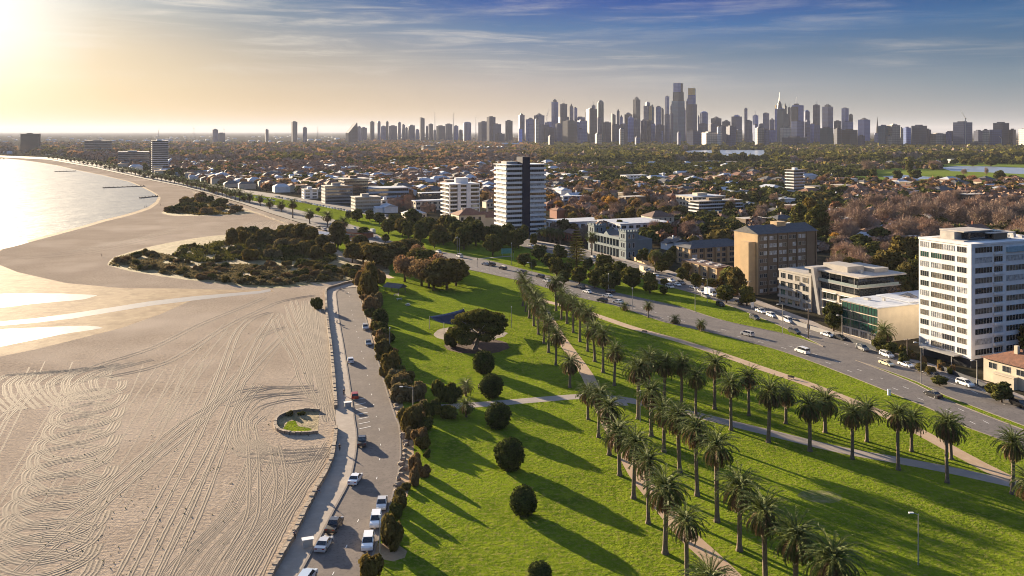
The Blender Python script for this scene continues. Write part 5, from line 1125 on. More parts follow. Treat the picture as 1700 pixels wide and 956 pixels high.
# ------------------------------------------------------------------ palms in the park
PL = [(976,696,633),(994,726,635),(1011,755,652),(1029,789,691),(1052,827,708),(1076,869,740),(1105,919,777),(1141,975,836),(1174,1068,929),
 (1060,695,588),(1081,724,626),(1102.5,750,658),(1128,784,665),(1157,823,684),(1190,866,710),(1228,914,778),(1271,977,816),(1321,1012,855),(1383,1056,890),
 (868,508,450),(873,517,460),(879,528,469),(886,541,479),(894,555,490),(903,570,505),(911,585,520),(923,606,540),(946,643,584),(893,535,482),
 (923,516,454),(932,530,474),(941,537,483),(952,552,487),(963,567,497),(975,583,505),(987,600,528),(1001,618,538),(1020,640,565),
 (1077,662,574),(1103,668,583),(1131,674,583),(1155,690,607),(1186,679,583),(1214,714,617),(1243,690,608),(1276,734,624),(1305,703,632),(1345,749,649),(1370,718,641),(1415,762,665),(1439,733,660),(1491,780,665),(1513,749,674),(1572,801,680),(1579,762,690),(1681,820,710),(1712,880,775)]
for bx, by_, ty in PL: palm(bx, by_, ty, wf=.86 if bx in (976,) else 1.0)
for bx, by_, ty in [(1037,515,500),(1076,527,499),(1121,537,522),(1164,550,529)]: palm(bx, by_, ty, group='young palms on the roadside verge', wf=.78)
palm(773, 657, 627, 'short stout palm behind the left end of the cross path', None, wf=.85); palm(774, 692, 658, 'low arching palm just below the cross path', None, wf=.85)
palm(1468, 577, 533, 'stout leafy palm before the green glass building', None)
palm(1088, 452, 413, 'palm in the dense garden right of the mansion', None); palm(982, 425, 383, 'palm left of the mansion front', None)
for bx, by_, ty in [(930,404,379),(921,403,378),(913,402,377),(905,401,376),(897,399,378)]: palm(bx, by_, ty, group='palms in a garden right of the striped tower')
FP = [(414,337,322),(432,342,326),(448,347,331),(467,352,336),(486,362,333),(514,371,350),(544,377,353),(570,386,362)]
for bx, by_, ty in FP: palm(bx, by_, ty - 4, group='palms along the far foreshore road', wf=1.3)
for i in range(46):
    x = 405 - i * 7.2; y = 218 + (np.interp(x, [0, 80, 150, 200, 250, 300, 350, 400], [261, 265, 277, 288, 299, 309, 322, 337]) - 218) * 1.0 - 1; palm(x, y, 0, group='palms along the far foreshore road', loc=G(x, y - 1.2), h=rnd.uniform(9, 13), wf=1.35)

# ------------------------------------------------------------------ shrubs and park trees
for x, yb, w, h, lb in [(803,619,36,37,'round clipped bush nearest the spreading cypress'),(816,659,38,38,'round clipped bush just above the cross path'),(827,710,42,42,'round clipped bush just below the cross path'),(847,779,47,52,'largest round bush, alone in the middle of the sunny lawn'),
                    (869,854,44,46,'round clipped bush lowest but one of the lawn bushes'),(896,965,38,32,'round bush cut by the bottom edge of the lawn'),(631,545,27,33,'rounded bush beside the two cars on the esplanade verge')]:
    p, a, b_ = sized(x, yb, w, h); shrub('round', p, a, b_, lb, 'round clipped bushes')
LH = line_pts([(598, 470), (612, 500), (626, 540), (640, 585), (655, 630), (672, 668), (688, 700), (697, 740), (692, 780), (682, 815), (672, 850), (664, 890), (650, 925)], 1.0)
for i in range(70):
    p = rnd.choice(LH[:int(len(LH) * .9)]); hh = rnd.uniform(1.6, 4.4) * (1 if p.y > 205 else .7)
    shrub(rnd.choice(['shrub', 'shrub_grey', 'shrub_brown', 'shrub', 'shrub_dark']), (p.x + rnd.uniform(-1.6, 2.2), p.y + rnd.uniform(-1, 1), 0), hh * rnd.uniform(1.1, 1.7), hh, group='shrubs along the esplanade and park edge')
for kd, x, yb, w, h in [('shrub_dark',738,667,36,32),('shrub_dark',753,668,24,24),('shrub_dark',715,690,26,26),('shrub_dark',741,693,38,20),('shrub_dark',752,575,24,28),
    ('shrub',609,492,40,52),('shrub_brown',600,478,26,30),('shrub_brown',618,522,34,32),('shrub_brown',634,470,20,24),('shrub_brown',634,572,28,24),('shrub',641,596,34,30),('shrub',649,626,38,38),('shrub_grey',663,650,42,36),('shrub_grey',668,664,46,34),('shrub_grey',694,665,32,34),
    ('shrub',686,708,42,36),('shrub_brown',696,705,20,24),('shrub',674,716,28,34),('shrub_brown',699,738,30,32),('shrub_brown',690,780,24,32),('shrub_brown',686,806,20,36),('shrub_grey',680,728,20,20),('shrub',662,842,30,28),('shrub_dark',658,860,24,26),('shrub',653,906,46,50),('shrub',613,962,46,44),('shrub_grey',702,690,26,26),('shrub_grey',626,508,22,24),('shrub_dark',655,612,22,24),
    ('shrub_brown',623,548,16,18),('shrub',480,690,14,8),('shrub_dark',500,689,12,6),('shrub_dark',527,513,20,18)]:
    p, a, b_ = sized(x, yb, w, h); shrub(kd, p, a, b_, group='shrubs along the esplanade and park edge')
# spreading cypress
t = thing('spreading_cypress', 'broad spreading cypress with flat dark layered crown and pale trunk', 'tree', G(790, 580))
mb = MB(); mb.tube([(-.2,0,-.1),(0,0,.8),(.6,0,3),(1.4,.3,6),(1.0,.5,9)], [1.0,.75,.62,.5,.25], 9)
for a_, z, q, up in ((.3,4,5,3),(1.7,4.5,4,3),(2.8,3.5,5,2.5),(4.1,4.5,4.5,3),(5.2,5,4.5,3.4),(3.4,6,5.2,3),(0,6.5,5.5,3.2)): mb.tube([(.8,0,z),(.8+q*.5*math.cos(a_),q*.5*math.sin(a_),z+up*.55),(.8+q*math.cos(a_),q*math.sin(a_),z+up)], [.38,.24,.08], 6)
tk = mb.obj('trunk', mat('pale_bark', (.30,.24,.19), .9, (.18,.14,.11), 2.), t, True)
lb_ = [(-4.2,0,6.4,3.0,3.2,1.1),(-5.4,1,8.6,2.2,2.6,.9),(-1.5,-1,4.6,2.4,2.2,1.0),(0,0,10.6,4.2,3.8,1.2),(4.5,.5,10.2,4.0,3.4,1.1),(7.4,0,8.9,2.4,2.6,.8),(4.8,-1,7.2,3.2,3,1.1),(2.2,1,8.4,4,4,1.2),(-3,2,9.8,3.2,3,1.0),(5.4,1,5.2,2.4,2.4,.9),(-4.6,-1,4.2,2.0,2.0,.9),(2,2.5,6,3,2,1),(-2.2,0,7.6,3,3,1),(-3.2,-2,3.2,2.6,2.2,1.2),(3.4,-2.2,4.2,2.4,2,1.1),(6.6,-1,6.2,2.4,2.2,.9),(-6.6,0,5.4,2.2,2.2,1.1),(1.5,-1.5,11.8,3.0,2.6,.9),(8.2,1,7.4,1.8,1.8,.7)]
v, f = leaves(rs, lb_, 17000, .23, False, .4); put('crown', np_mesh('crown', v, f, LEAF['dark']), t)
# trees with their own place: kind,x,ybase,w,h
TL = [('rust',672,468,48,42),('rust',694,440,34,34),('brown',712,478,52,46),('gum',742,480,60,52),('rust',728,474,48,50),('evergreen',764,466,30,34),('evergreen',706,452,44,40),('gum',620,442,44,36),('gum',603,438,40,34),('gum',642,446,34,30),('evergreen',667,436,30,28),('gum',585,436,30,34),
 ('evergreen',870,442,26,22),('evergreen',885,446,14,16),('evergreen',895,432,28,26),('evergreen',924,460,26,34),('evergreen',929,432,26,26),('evergreen',942,460,22,26),('evergreen',962,472,30,32),('evergreen',977,448,20,20),('evergreen',987,478,26,30),('evergreen',1003,454,32,32),('evergreen',1007,484,26,30),('evergreen',1019,478,28,30),('evergreen',1029,464,30,30),
 ('evergreen',1050,481,33,38),('evergreen',1079,487,29,36),('evergreen',1102,489,16,14),('evergreen',1103,474,14,12),('norfolk',957,443,40,68),('evergreen',850,414,26,32),('evergreen',818,424,32,36),('evergreen',832,412,20,26),
 ('evergreen',561,378,14,14),('evergreen',593,368,22,22),('evergreen',578,364,12,14),('evergreen',645,388,26,24),('evergreen',662,378,20,24),('evergreen',686,378,32,32),('evergreen',678,396,24,30),('evergreen',706,394,28,34),('evergreen',721,412,20,32),('gum',739,392,26,36),('evergreen',736,406,24,22),('evergreen',760,410,36,42),('evergreen',779,400,30,40),('gum',796,402,26,34),('evergreen',808,408,24,34),
 ('gum',561,415,28,48),('evergreen',698,402,30,36),('evergreen',714,396,28,36),('gum',728,404,26,32),('evergreen',750,400,34,42),('evergreen',770,414,36,40),('evergreen',790,408,34,44),('evergreen',824,410,30,38),('evergreen',842,406,30,36),('evergreen',861,412,28,34),('gum',668,392,26,30),('evergreen',654,380,24,26),('evergreen',630,372,20,20),('evergreen',614,366,18,18),('gum',612,432,50,30),('gum',640,436,50,32),('gum',660,428,44,28),('gum',680,424,40,28),('brown',700,474,50,40),('gum',757,474,44,44),('gum',720,482,50,44),('gum',694,446,40,34),('gum',596,424,34,34),('brown',611,470,28,34),('evergreen',912,446,26,26),('evergreen',936,472,24,24),('evergreen',995,470,26,28),('evergreen',1042,470,26,28),('evergreen',1012,462,26,26),('evergreen',603,394,20,18),('evergreen',640,402,14,14),('evergreen',655,424,30,20),('evergreen',528,352,8,8),('evergreen',517,358,8,7),('evergreen',575,408,14,20),
 ('gum',1222,492,40,48),('evergreen',1206,503,34,32),('evergreen',1240,507,30,34),('evergreen',1384,550,36,48),('gum',1196,476,14,16),('evergreen',1180,478,18,16),('evergreen',1155,478,24,26),('evergreen',1133,466,22,22),('gum',1140,456,16,20),('evergreen',1110,446,26,30),('gum',1086,444,22,30),('evergreen',1068,436,24,24),('evergreen',1098,452,26,20),('evergreen',1120,434,22,26),
 ('evergreen',1029,388,16,24),('evergreen',1010,392,22,16),('evergreen',1060,398,40,14),('evergreen',870,400,18,28),('evergreen',886,408,14,22),('gum',1475,470,52,56),('gum',1500,452,48,60),('evergreen',1448,440,34,36),('gum',1510,490,44,54),('evergreen',1470,500,34,36),('yellow',1388,412,24,26),('yellow',1300,430,18,20),('evergreen',1462,412,40,36),
 ('evergreen',1356,400,44,60),('evergreen',1330,392,36,54),('gum',1345,378,28,50),('bare',1400,408,44,44),('bare',1430,392,46,48),('bare',1385,385,40,40),('bare',1420,372,40,42),('bare',1470,380,46,44),('bare',1510,378,48,44),('bare',1550,378,50,46),('bare',1590,385,50,46),('bare',1630,390,50,48),('bare',1670,396,48,50),('bare',1700,410,50,50),('bare',1650,372,48,40),('bare',1610,366,46,38),('bare',1570,362,46,38),('bare',1530,360,44,36),('bare',1490,358,44,34),('bare',1450,356,40,34),('bare',1690,374,48,38),('bare',1500,410,50,50),('bare',1540,408,46,46),('evergreen',1690,430,44,48),('evergreen',1650,420,40,36),
 ('evergreen',1560,640,26,16),('gum',1530,618,20,16),('gum',1545,624,18,16),('evergreen',1663,668,36,34),('evergreen',1645,655,20,20),('evergreen',1500,606,18,22),('evergreen',1462,585,26,26),('evergreen',1480,590,30,22),('norfolk',1300,345,14,24),('pine',1320,400,26,48)]
for kd, x, yb, w, h in TL:
    p, a, b_ = sized(x, yb, w, h); tree(kd, p, b_, a)
for i in range(22):     # hedge and garden plants of the tower forecourt
    x = rnd.uniform(1495, 1590); p, a, b_ = sized(x, 590 + (x - 1495) * .38 + rnd.uniform(-6, 0), rnd.uniform(9, 15), rnd.uniform(8, 14)); shrub(rnd.choice(['shrub', 'shrub_dark', 'shrub_brown']), p, a, b_, group='garden shrubs before the white tower')
for i in range(16):
    x = rnd.uniform(1140, 1235); p, a, b_ = sized(x, 464 + (x - 1140) * .36 + rnd.uniform(-4, 2), rnd.uniform(9, 14), rnd.uniform(7, 12)); shrub(rnd.choice(['shrub', 'shrub_dark', 'shrub_brown']), p, a, b_, group='garden shrubs before the townhouses')
def inside(x, y, poly):
    c = False; j = len(poly) - 1
    for i in range(len(poly)):
        if (poly[i][1] > y) != (poly[j][1] > y) and x < (poly[j][0] - poly[i][0]) * (y - poly[i][1]) / (poly[j][1] - poly[i][1]) + poly[i][0]: c = not c
        j = i
    return c
D1 = [(285,425),(300,410),(400,398),(480,386),(525,396),(545,412),(560,430),(540,440),(500,434),(420,432),(330,436)]
for i in range(70):     # dense scrub along the back of the dune
    while 1:
        x, y = rnd.uniform(280, 560), rnd.uniform(386, 440)
        if inside(x, y, D1): break
    h = rnd.uniform(7, 20) * (1.15 if 400 < x < 530 else .65); p, a, b_ = sized(x, y, h * rnd.uniform(1.1, 1.5), h); shrub(rnd.choice(['shrub_grey', 'shrub', 'shrub_dark', 'shrub']), p, a, b_, group='thick scrub on the back of the dune')
D2 = [(185,440),(240,418),(330,440),(420,440),(540,444),(600,446),(640,455),(600,466),(530,468),(470,474),(420,474),(350,466),(290,458)]
for i in range(130):
    while 1:
        x, y = rnd.uniform(185, 640), rnd.uniform(416, 474)
        if inside(x, y, D2): break
    h = rnd.uniform(4, 11) * (1.3 if x > 480 else 1); p, a, b_ = sized(x, y, h * rnd.uniform(1.4, 2.2), h); shrub(rnd.choice(['shrub_grey', 'shrub', 'shrub_brown', 'shrub_dark']), p, a, b_, group='low scrub over the dune')
for q in ((500, 402, 30, 32), (483, 398, 26, 26), (518, 406, 30, 30), (536, 414, 26, 26), (468, 400, 22, 20), (548, 424, 24, 22)): p, a, b_ = sized(*q); tree('gum', p, b_, a)
p, a, b_ = sized(385, 412, 22, 34); tree('gum', p, b_, a, 'lone taller tree rising above the dune scrub', None)
D3 = [(275,353),(300,340),(330,328),(365,338),(405,350),(380,356),(330,357)]
for i in range(34):
    while 1:
        x, y = rnd.uniform(270, 410), rnd.uniform(326, 357)
        if inside(x, y, D3): break
    h = rnd.uniform(5, 12); p, a, b_ = sized(x, y, h * rnd.uniform(1.8, 2.6), h); shrub(rnd.choice(['shrub_dark', 'shrub_brown', 'shrub']), p, a, b_, group='scrub on the small upper dune')
# rough vegetation carpet of the dune
def carpet(name, poly, n, leaf, s, label, zmax=.7):
    P_ = []; 
    while len(P_) < n:
        x, y = rnd.uniform(min(q[0] for q in poly), max(q[0] for q in poly)), rnd.uniform(min(q[1] for q in poly), max(q[1] for q in poly))
        if inside(x, y, poly) and math.sin(x * .11 + y * .2) + math.sin(x * .05 - y * .31) > rnd.uniform(-1.6, .8): P_.append(G(x, y))
    p = np.array(P_); p[:, 2] = rs.uniform(.05, zmax, n); nn = rs.normal(size=(n, 3)); a = nn / np.linalg.norm(nn, axis=1)[:, None]; b = np.cross(a, rs.normal(size=(n, 3))); b /= np.linalg.norm(b, axis=1)[:, None]
    ss = s * rs.uniform(.6, 1.4, n)[:, None]; v = np.stack([p - a*ss - b*ss*.6, p + a*ss - b*ss*.6, p + a*ss + b*ss*.6, p - a*ss + b*ss*.6], 1).reshape(-1, 3)
    o = put(name, np_mesh(name, v, np.arange(n * 4).reshape(-1, 4), LEAF[leaf])); tag(o, label, 'ground cover', None, 'stuff')
carpet('beach_debris', [(60, 760), (330, 700), (420, 760), (380, 900), (200, 960), (40, 950)], 260, 'dark', .10, 'dark scraps of seaweed scattered on the near sand', .12)
carpet('beach_debris', [(330, 560), (500, 520), (540, 700), (440, 800), (330, 700)], 140, 'dark', .10, 'dark scraps of seaweed scattered near the wall', .12)
carpet('dune_grass', D2, 17000, 'grey', .42, 'dry grassy ground cover over the dune'); carpet('dune_heath', D2 + [(285, 425)], 4500, 'shrub' if 0 else 'dark', .35, 'dark heath patches on the dune', .5)
carpet('dune_heath', D1, 12000, 'dark', .5, 'dense dark undergrowth along the back of the dune', 1.3)
carpet('dune_heath', D3, 9000, 'olive', .5, 'dark ground cover on the small upper dune', .8); carpet('dune_grass', [(180,440),(190,428),(240,415),(290,425),(300,450),(230,450)], 5000, 'grey', .3, 'thin grass on the dune tip', .3)

# ------------------------------------------------------------------ vehicles placed
EL = line_pts(Kl, 2)
def ecar(x, y, kind, col, label, flip=False, dh=0., z=.03):
    p = G(x, y, 0); d = nearest_dir(EL, p)      # polyline runs towards the camera
    car(kind, col, (p.x, p.y, z), d + (0 if flip else math.pi) + dh, label, 'cars on the esplanade', 2)
ecar(582, 601, 'hatch', 'white', 'white hatchback alone beside the upper promenade'); ecar(606.5, 546, 'suv', 'silver', 'silver car coming down the esplanade, upper of two', True); ecar(611.5, 572, 'sedan', 'grey', 'grey car coming down the esplanade, lower of two', True)
ecar(589, 660, 'hatch', 'red', 'small red car next to the white hatched bay'); ecar(601, 737, 'ute', 'dark', 'dark pickup driving up the esplanade by the walled bed'); ecar(590, 799, 'sedan', 'white', 'white sedan driving away in the middle of the esplanade', False, -.1)
ecar(634, 840, 'sedan', 'silver', 'silver sedan parked highest of the three verge cars', True, .1); ecar(624, 869, 'suv', 'white', 'white car parked in the middle of the three verge cars', True, .12); ecar(611, 906, 'suv', 'white', 'white suv parked lowest of the three verge cars', True, .12)
ecar(555, 877, 'ute', 'black', 'black pickup with open tray near the promenade kerb', False, -.08); ecar(538, 908, 'sedan', 'silver', 'pale sedan directly behind the black pickup', False, -.08); ecar(509, 966, 'suv', 'lightblue', 'pale blue car cut by the bottom edge', False, -.1)
NL = line_pts(NEAR[10:], 2); FL = line_pts(FAR[12:], 2)
def bcar(x, y, kind, col, near=True, label=None, detail=1):
    p = G(x, y, 0); d = nearest_dir(NL if near else FL, p)
    car(kind, col, (p.x, p.y, .04), d + (math.pi if near else 0), label, 'cars on the boulevard', detail)
for x, y, k, c in [(862,452,'sedan','silver'),(868,454,'suv','dark'),(897,461,'suv','dark'),(908,468,'hatch','white'),(964,478,'suv','grey'),(975,486,'sedan','white'),(1009,493,'sedan','white'),(1013,486,'suv','dark'),(1000,501,'suv','dark'),(1026,503,'sedan','white'),
                   (835,447,'suv','dark'),(806,440,'sedan','silver'),(816,441,'suv','dark'),(763,427,'van','white'),(728,419,'sedan','white'),(625,396,'sedan','silver'),(588,380,'sedan','white'),(549,373,'sedan','silver')]: bcar(x, y, k, c)
bcar(1240.6, 557, 'suv', 'silver', True, 'silver suv alone on the near carriageway', 2); bcar(1332, 586, 'van', 'white', True, 'white van with long shadow on the near carriageway', 2); bcar(1549, 658, 'sedan', 'black', True, 'black sedan on the near carriageway right of the palms', 2)
for x, y, k, c in [(881,409,'sedan','white'),(891,415,'suv','silver'),(995,430,'sedan','cream'),(985,428,'sedan','silver'),(1088,459,'sedan','white'),(1114,467,'sedan','white'),(1112,478,'suv','silver'),(1124,474,'sedan','white'),(1131,472,'suv','grey'),(1152,479,'sedan','white'),(1164,486,'hatch','silver'),(1172,494,'suv','grey'),
                   (1197,496,'sedan','white'),(1196,508,'suv','black'),(1226,505,'sedan','black'),(1253,530,'suv','dark'),(1263,519,'ute','white'),(1281,526,'suv','white'),(1309,535,'van','white'),(1319,553,'suv','dark'),(1373.5,558,'sedan','white'),(1395,563,'sedan','black'),(1432,581,'suv','grey'),(1472,592,'suv','white'),(1472,606,'sedan','cream'),(1504,608,'sedan','white'),(1537,619,'sedan','white'),(1602,640,'suv','white'),(1692,674,'suv','black'),(1322,537,'sedan','dark'),(1550,626,'sedan','dark'),
                   (1075,449,'sedan','white')]: bcar(x, y, k, c, False)
bcar(1180, 490, 'truck', 'white', False, 'white box truck on the far carriageway by the brick block'); bcar(1070, 452, 'truck', 'cream', False, 'box truck by the orange garden wall'); bcar(618, 387, 'truck', 'white', True, 'white box truck on the grass edge by the far beach')
for i in range(26):
    x = 458 + i * 4.9; y = 327.5 + i * .98; p = G(x, y); car(rnd.choice(['sedan', 'suv', 'hatch']), rnd.choice(['white', 'white', 'silver', 'grey', 'dark']), (p.x, p.y, .04), nearest_dir(line_pts(FAR[6:14], 4), p), None, 'cars parked along the far foreshore front', False)
for i in range(15):
    x = 600 + i * 3.6; y = 351 + i * .75 + rnd.uniform(-1, .6); p = G(x, y); car(rnd.choice(['sedan', 'suv', 'hatch']), rnd.choice(['white', 'white', 'silver', 'grey', 'dark']), (p.x, p.y, .04), nearest_dir(line_pts(FAR[9:15], 4), p), None, 'cars parked along the far foreshore front', False)
for i in range(46):
    x = 455 - i * 7.5 + rnd.uniform(-2, 2); y = np.interp(x, [0, 80, 150, 200, 250, 300, 350, 400, 460], [259.3, 263, 272.5, 283, 293, 303, 313, 323, 335]); p = G(x, y); car(rnd.choice(['sedan', 'suv', 'van']), rnd.choice(['white', 'white', 'silver', 'dark']), (p.x, p.y, .04), nearest_dir(line_pts(FAR[:9], 6), p), None, 'cars parked along the distant bay road', False)
p = G(528, 379); car('van', 'cream', (p.x, p.y, .04), 2.2, 'cream camper van parked by the beach wall, left one', 'cars on the boulevard'); p = G(538, 382); car('van', 'white', (p.x, p.y, .04), 2.2, 'white camper van parked by the beach wall, right one', 'cars on the boulevard')

# ------------------------------------------------------------------ street lamps, poles and furniture
POLE = mat('lamp_pole', (.42,.40,.37), .5, metal=.3); WOODP = mat('timber_pole', (.20,.15,.11), .9)
LABS = iter(range(100))
def lamp(x, yb, yt, arm=2.2, az_=None, label=None, m=None, double=False):
    s = HC / (yb - HY); h = (yb - yt) * s; t = thing('street_lamp', label, 'lamp', G(x, yb), az_ if az_ is not None else R(204), 'street lamps')
    MB().tube([(0,0,0),(0,0,h*.5),(0,0,h)], [.13,.10,.07], 6).obj('pole', m or POLE, t)
    if arm:
        MB().tube([(0,0,h-.15),(arm*.5,0,h+.1),(arm,0,h+.18)], [.06,.05,.05], 5).obj('arm', POLE, t); MB().box(arm-.35, arm+.4, -.16, .16, h+.08, h+.26).obj('lamp_head', WHITE, t)
        if double: MB().tube([(0,0,h-.15),(-arm*.5,0,h+.1),(-arm,0,h+.18)], [.06,.05,.05], 5).obj('arm', POLE, t); MB().box(-arm-.4, -arm+.35, -.16, .16, h+.08, h+.26).obj('lamp_head', WHITE, t)
    else: MB().tube([(0,0,h-.1),(0,0,h+.35)], [.16,.20], 8).obj('lamp_head', WHITE, t)
    if not label: LABELQ.append((t, 'slim grey street lamp' if m is None else 'timber pole'))
    return t
lamp(1524.5, 938, 853, 1.1, math.pi, 'pale street lamp alone on the lower right lawn'); lamp(685.5, 705, 643, 2.7, math.pi, 'curved arm street lamp among the esplanade shrubs'); lamp(630.5, 938, 858, 0, None, 'white pole lamp beside the lowest parked suv')
lamp(647, 574, 545, 0, None, 'plain white pole beside the hedge bushes'); lamp(849, 544, 510, 0, None, 'park lamp right of the cypress by the playground'); lamp(1529, 637, 569, 1.6, math.pi, 'tall lamp on the grass strip before the white tower', None, True)
for x, yb, yt, a_ in [(883,471,436,2),(1010,486,455,0),(1050,512,479,0),(849,440,404,0),(1154,518,482,0),(1174,503,462,2),(1299,553,505,2),(759,431,394,0),(763,421,395,2),(1622,640,598,2),(1063,700,650,0),(1398,561,523,2)]: lamp(x, yb, yt, a_)
for x, yb, yt, lb in [(1243,505,466,'timber power pole with crossarm before the brick block'),(1506,598,562,'timber power pole left of the white tower'),(1342,562,512,'timber power pole before the angular grey block')]:
    s = HC / (yb - HY); h = (yb - yt) * s; t = thing('power_pole', lb, 'pole', G(x, yb), R(24)); MB().tube([(0,0,0),(0,0,h)], [.2,.15], 7).obj('pole', WOODP, t); MB().box(-1.3, 1.3, -.07, .07, h-.5, h-.3).obj('crossarm', WOODP, t)
    for q in (-1.1, -.4, .4, 1.1): MB().tube([(q,0,h-.3),(q,0,h-.05)], [.06,.05], 5).obj('insulator', WHITE, t)
# shade sails over the playground
NAVYC = mat('sail_cloth', (.008,.015,.04), .9, (.007,.012,.032), .5, spec=0, trans=.1)
t = thing('shade_sail', 'navy blue shade sail on steel posts left of the cypress', 'shade sail', G(737, 565))
o = t.location
def rel(x, y, z): v = G(x, y); return (v.x - o.x, v.y - o.y, z)
cs = [rel(713, 546, 4.3), rel(737, 565, 5.6), rel(785, 562, 4.6), rel(770, 541, 6.0)]
v = []; nS = 8
for i in range(nS + 1):
    for j in range(nS + 1):
        u, w = i / nS, j / nS; p = [(cs[0][k]*(1-u)+cs[1][k]*u)*(1-w) + (cs[3][k]*(1-u)+cs[2][k]*u)*w for k in range(3)]; p[2] -= .9 * 4 * u*(1-u) * .5 + .9 * 4 * w*(1-w) * .3; v.append(tuple(p))
sa = MB().add(v, [(i*(nS+1)+j, (i+1)*(nS+1)+j, (i+1)*(nS+1)+j+1, i*(nS+1)+j+1) for i in range(nS) for j in range(nS)]); s_o = sa.obj('sail', NAVYC, t, True); md = s_o.modifiers.new('th', 'SOLIDIFY'); md.thickness = .03
for c_ in cs: MB().tube([(c_[0], c_[1], 0), (c_[0], c_[1], c_[2] + .2)], [.12, .10], 8).obj('post', POLE, t)
t = thing('shade_sail', 'pale blue shade sail mostly hidden right of the cypress', 'shade sail', G(834, 556)); o = t.location
cs = [rel(834, 556, 3.4), rel(806, 560, 4.4), rel(814, 545, 3.2), rel(838, 546, 4.6)]
s_o = MB().add(cs, [(0,1,2,3)]).obj('sail', NAVYC, t); md = s_o.modifiers.new('th', 'SOLIDIFY'); md.thickness = .03
for c_ in cs: MB().tube([(c_[0], c_[1], 0), (c_[0], c_[1], c_[2] + .2)], [.12, .10], 8).obj('post', POLE, t)
t = thing('play_frame', 'white climbing frame under the left shade sail', 'playground', G(760, 556)); a = MB()
for x in (-2, -.5, 1, 2.5):
    for y in (-1, 1): a.tube([(x, y, 0), (x, y, 2.2)], [.05, .05], 5)
for z in (1.2, 2.2): a.tube([(-2,-1,z),(2.5,-1,z)], [.05,.05], 5).tube([(-2,1,z),(2.5,1,z)], [.05,.05], 5).tube([(-2,-1,z),(-2,1,z)], [.05,.05], 5)
a.obj('frame', WHITE, t); a = MB().add([(2.5,-.4,1.9),(5,-.4,.15),(5,.4,.15),(2.5,.4,1.9)], [(0,1,2,3)]).obj('slide', CLOTHS['red'], t); a.modifiers.new('th', 'SOLIDIFY').thickness = .05
t = thing('picnic_shelter', 'dark gabled picnic shelter at the top left of the lawn', 'shelter', G(656, 486), R(-30)); MB().roof(-4, 4, -2.6, 2.6, 2.6, 1.5, .4, False).obj('roof', SLATE, t)
for x in (-3.6, 3.6):
    for y in (-2.2, 2.2): MB().box(x-.1, x+.1, y-.1, y+.1, 0, 2.7).obj('post', WOODP, t)
def picnic(x, y, lb):
    t = thing('picnic_table', lb, 'table', G(x, y), rnd.uniform(0, 3)); MB().box(-1.1, 1.1, -.4, .4, .70, .76).obj('tabletop', POLE, t)
    for s_ in (-1, 1): MB().box(-1.1, 1.1, s_*.75-.15, s_*.75+.15, .42, .47).obj('bench_seat', POLE, t); MB().box(s_*.8-.05, s_*.8+.05, -.75, .75, .0, .42).box(s_*.8-.05, s_*.8+.05, -.1, .1, .42, .7).obj('leg', METALG, t)
picnic(663, 498, 'picnic table lowest left of the three on the shaded lawn'); picnic(677, 507, 'picnic table right of the other two on the shaded lawn'); picnic(658, 491, 'picnic table nearest the dark shelter')
def bench(x, y, az_, lb):
    t = thing('park_bench', lb, 'bench', G(x, y), az_); MB().box(-.9, .9, -.22, .22, .42, .47).obj('seat', WOODP, t); MB().box(-.9, .9, .2, .26, .5, .9).obj('backrest', WOODP, t)
    for s_ in (-1, 1): MB().box(s_*.75-.04, s_*.75+.04, -.2, .26, 0, .42).obj('leg', METALG, t)
bench(1070, 553, -.5, 'dark park bench on the tan path near its upper end'); bench(1313, 629, -.5, 'dark park bench on the tan path above the palm row'); bench(692, 668, .3, 'bench at the left end of the grey cross path')
def bin_(x, y, lb):
    t = thing('bin_enclosure', lb, 'bin', G(x, y, .1), R(20)); MB().box(-.75, .75, -.4, .4, 0, 1.15).obj('body', METALG, t); MB().box(-.95, .95, -.55, .55, 1.25, 1.35).box(-.7, -.6, -.3, .3, 1.15, 1.25).box(.6, .7, -.3, .3, 1.15, 1.25).obj('lid', WHITE, t)
bin_(511, 907, 'white topped bin enclosure on the promenade near the lower cars'); bin_(577.5, 676, 'white topped bin enclosure on the promenade left of the hatched bay')
t = thing('utility_cabinet', 'small white cabinet on the grass edge of the near carriageway', 'cabinet', G(1476, 656)); MB().box(-.35, .35, -.25, .25, 0, 1.5).obj('body', WHITE, t); MB().box(-.4, .4, -.3, .3, 1.5, 1.56).obj('lid', METALG, t)
t = thing('green_sign_board', 'pale green notice board on posts by the boulevard crossing', 'sign', G(841, 425), R(15)); MB().box(-3, 3, -.08, .08, 1.4, 4.2).obj('board', mat('sign_green', (.12,.32,.25), .5), t)
for s_ in (-1, 1): MB().tube([(s_*2.4,.15,0),(s_*2.4,.15,4.2)], [.08,.08], 6).obj('post', POLE, t)
def tlight(x, y, lb):
    t = thing('traffic_light', lb, 'traffic light', G(x, y), R(200)); MB().tube([(0,0,0),(0,0,4.6)], [.09,.07], 6).obj('pole', POLE, t); MB().box(-.2,.2,-.15,.15,3.6,4.7).obj('signal_box', BLK, t)
    for i in range(3): MB().tube([(0,-.15,3.8+i*.34),(0,-.2,3.8+i*.34)], [.11,.11], 8).obj('lens', mat('lens_%d' % i, [(.02,.15,.06),(.25,.15,.02),(.3,.02,.02)][i], .3), t)
tlight(793, 444, 'traffic light on the near kerb left of the crossing'); tlight(812, 449, 'traffic light on the near kerb right of the crossing'); tlight(852, 431, 'traffic light on the median side of the crossing')
t = thing('small_signboard', 'small white sign standing before the brick block', 'sign', G(1249, 513), R(24)); MB().box(-.7,.7,-.05,.05,.6,2.6).obj('board', WHITE, t); MB().box(-.5,-.4,-.04,.04,0,.6).box(.4,.5,-.04,.04,0,.6).obj('post', POLE, t)
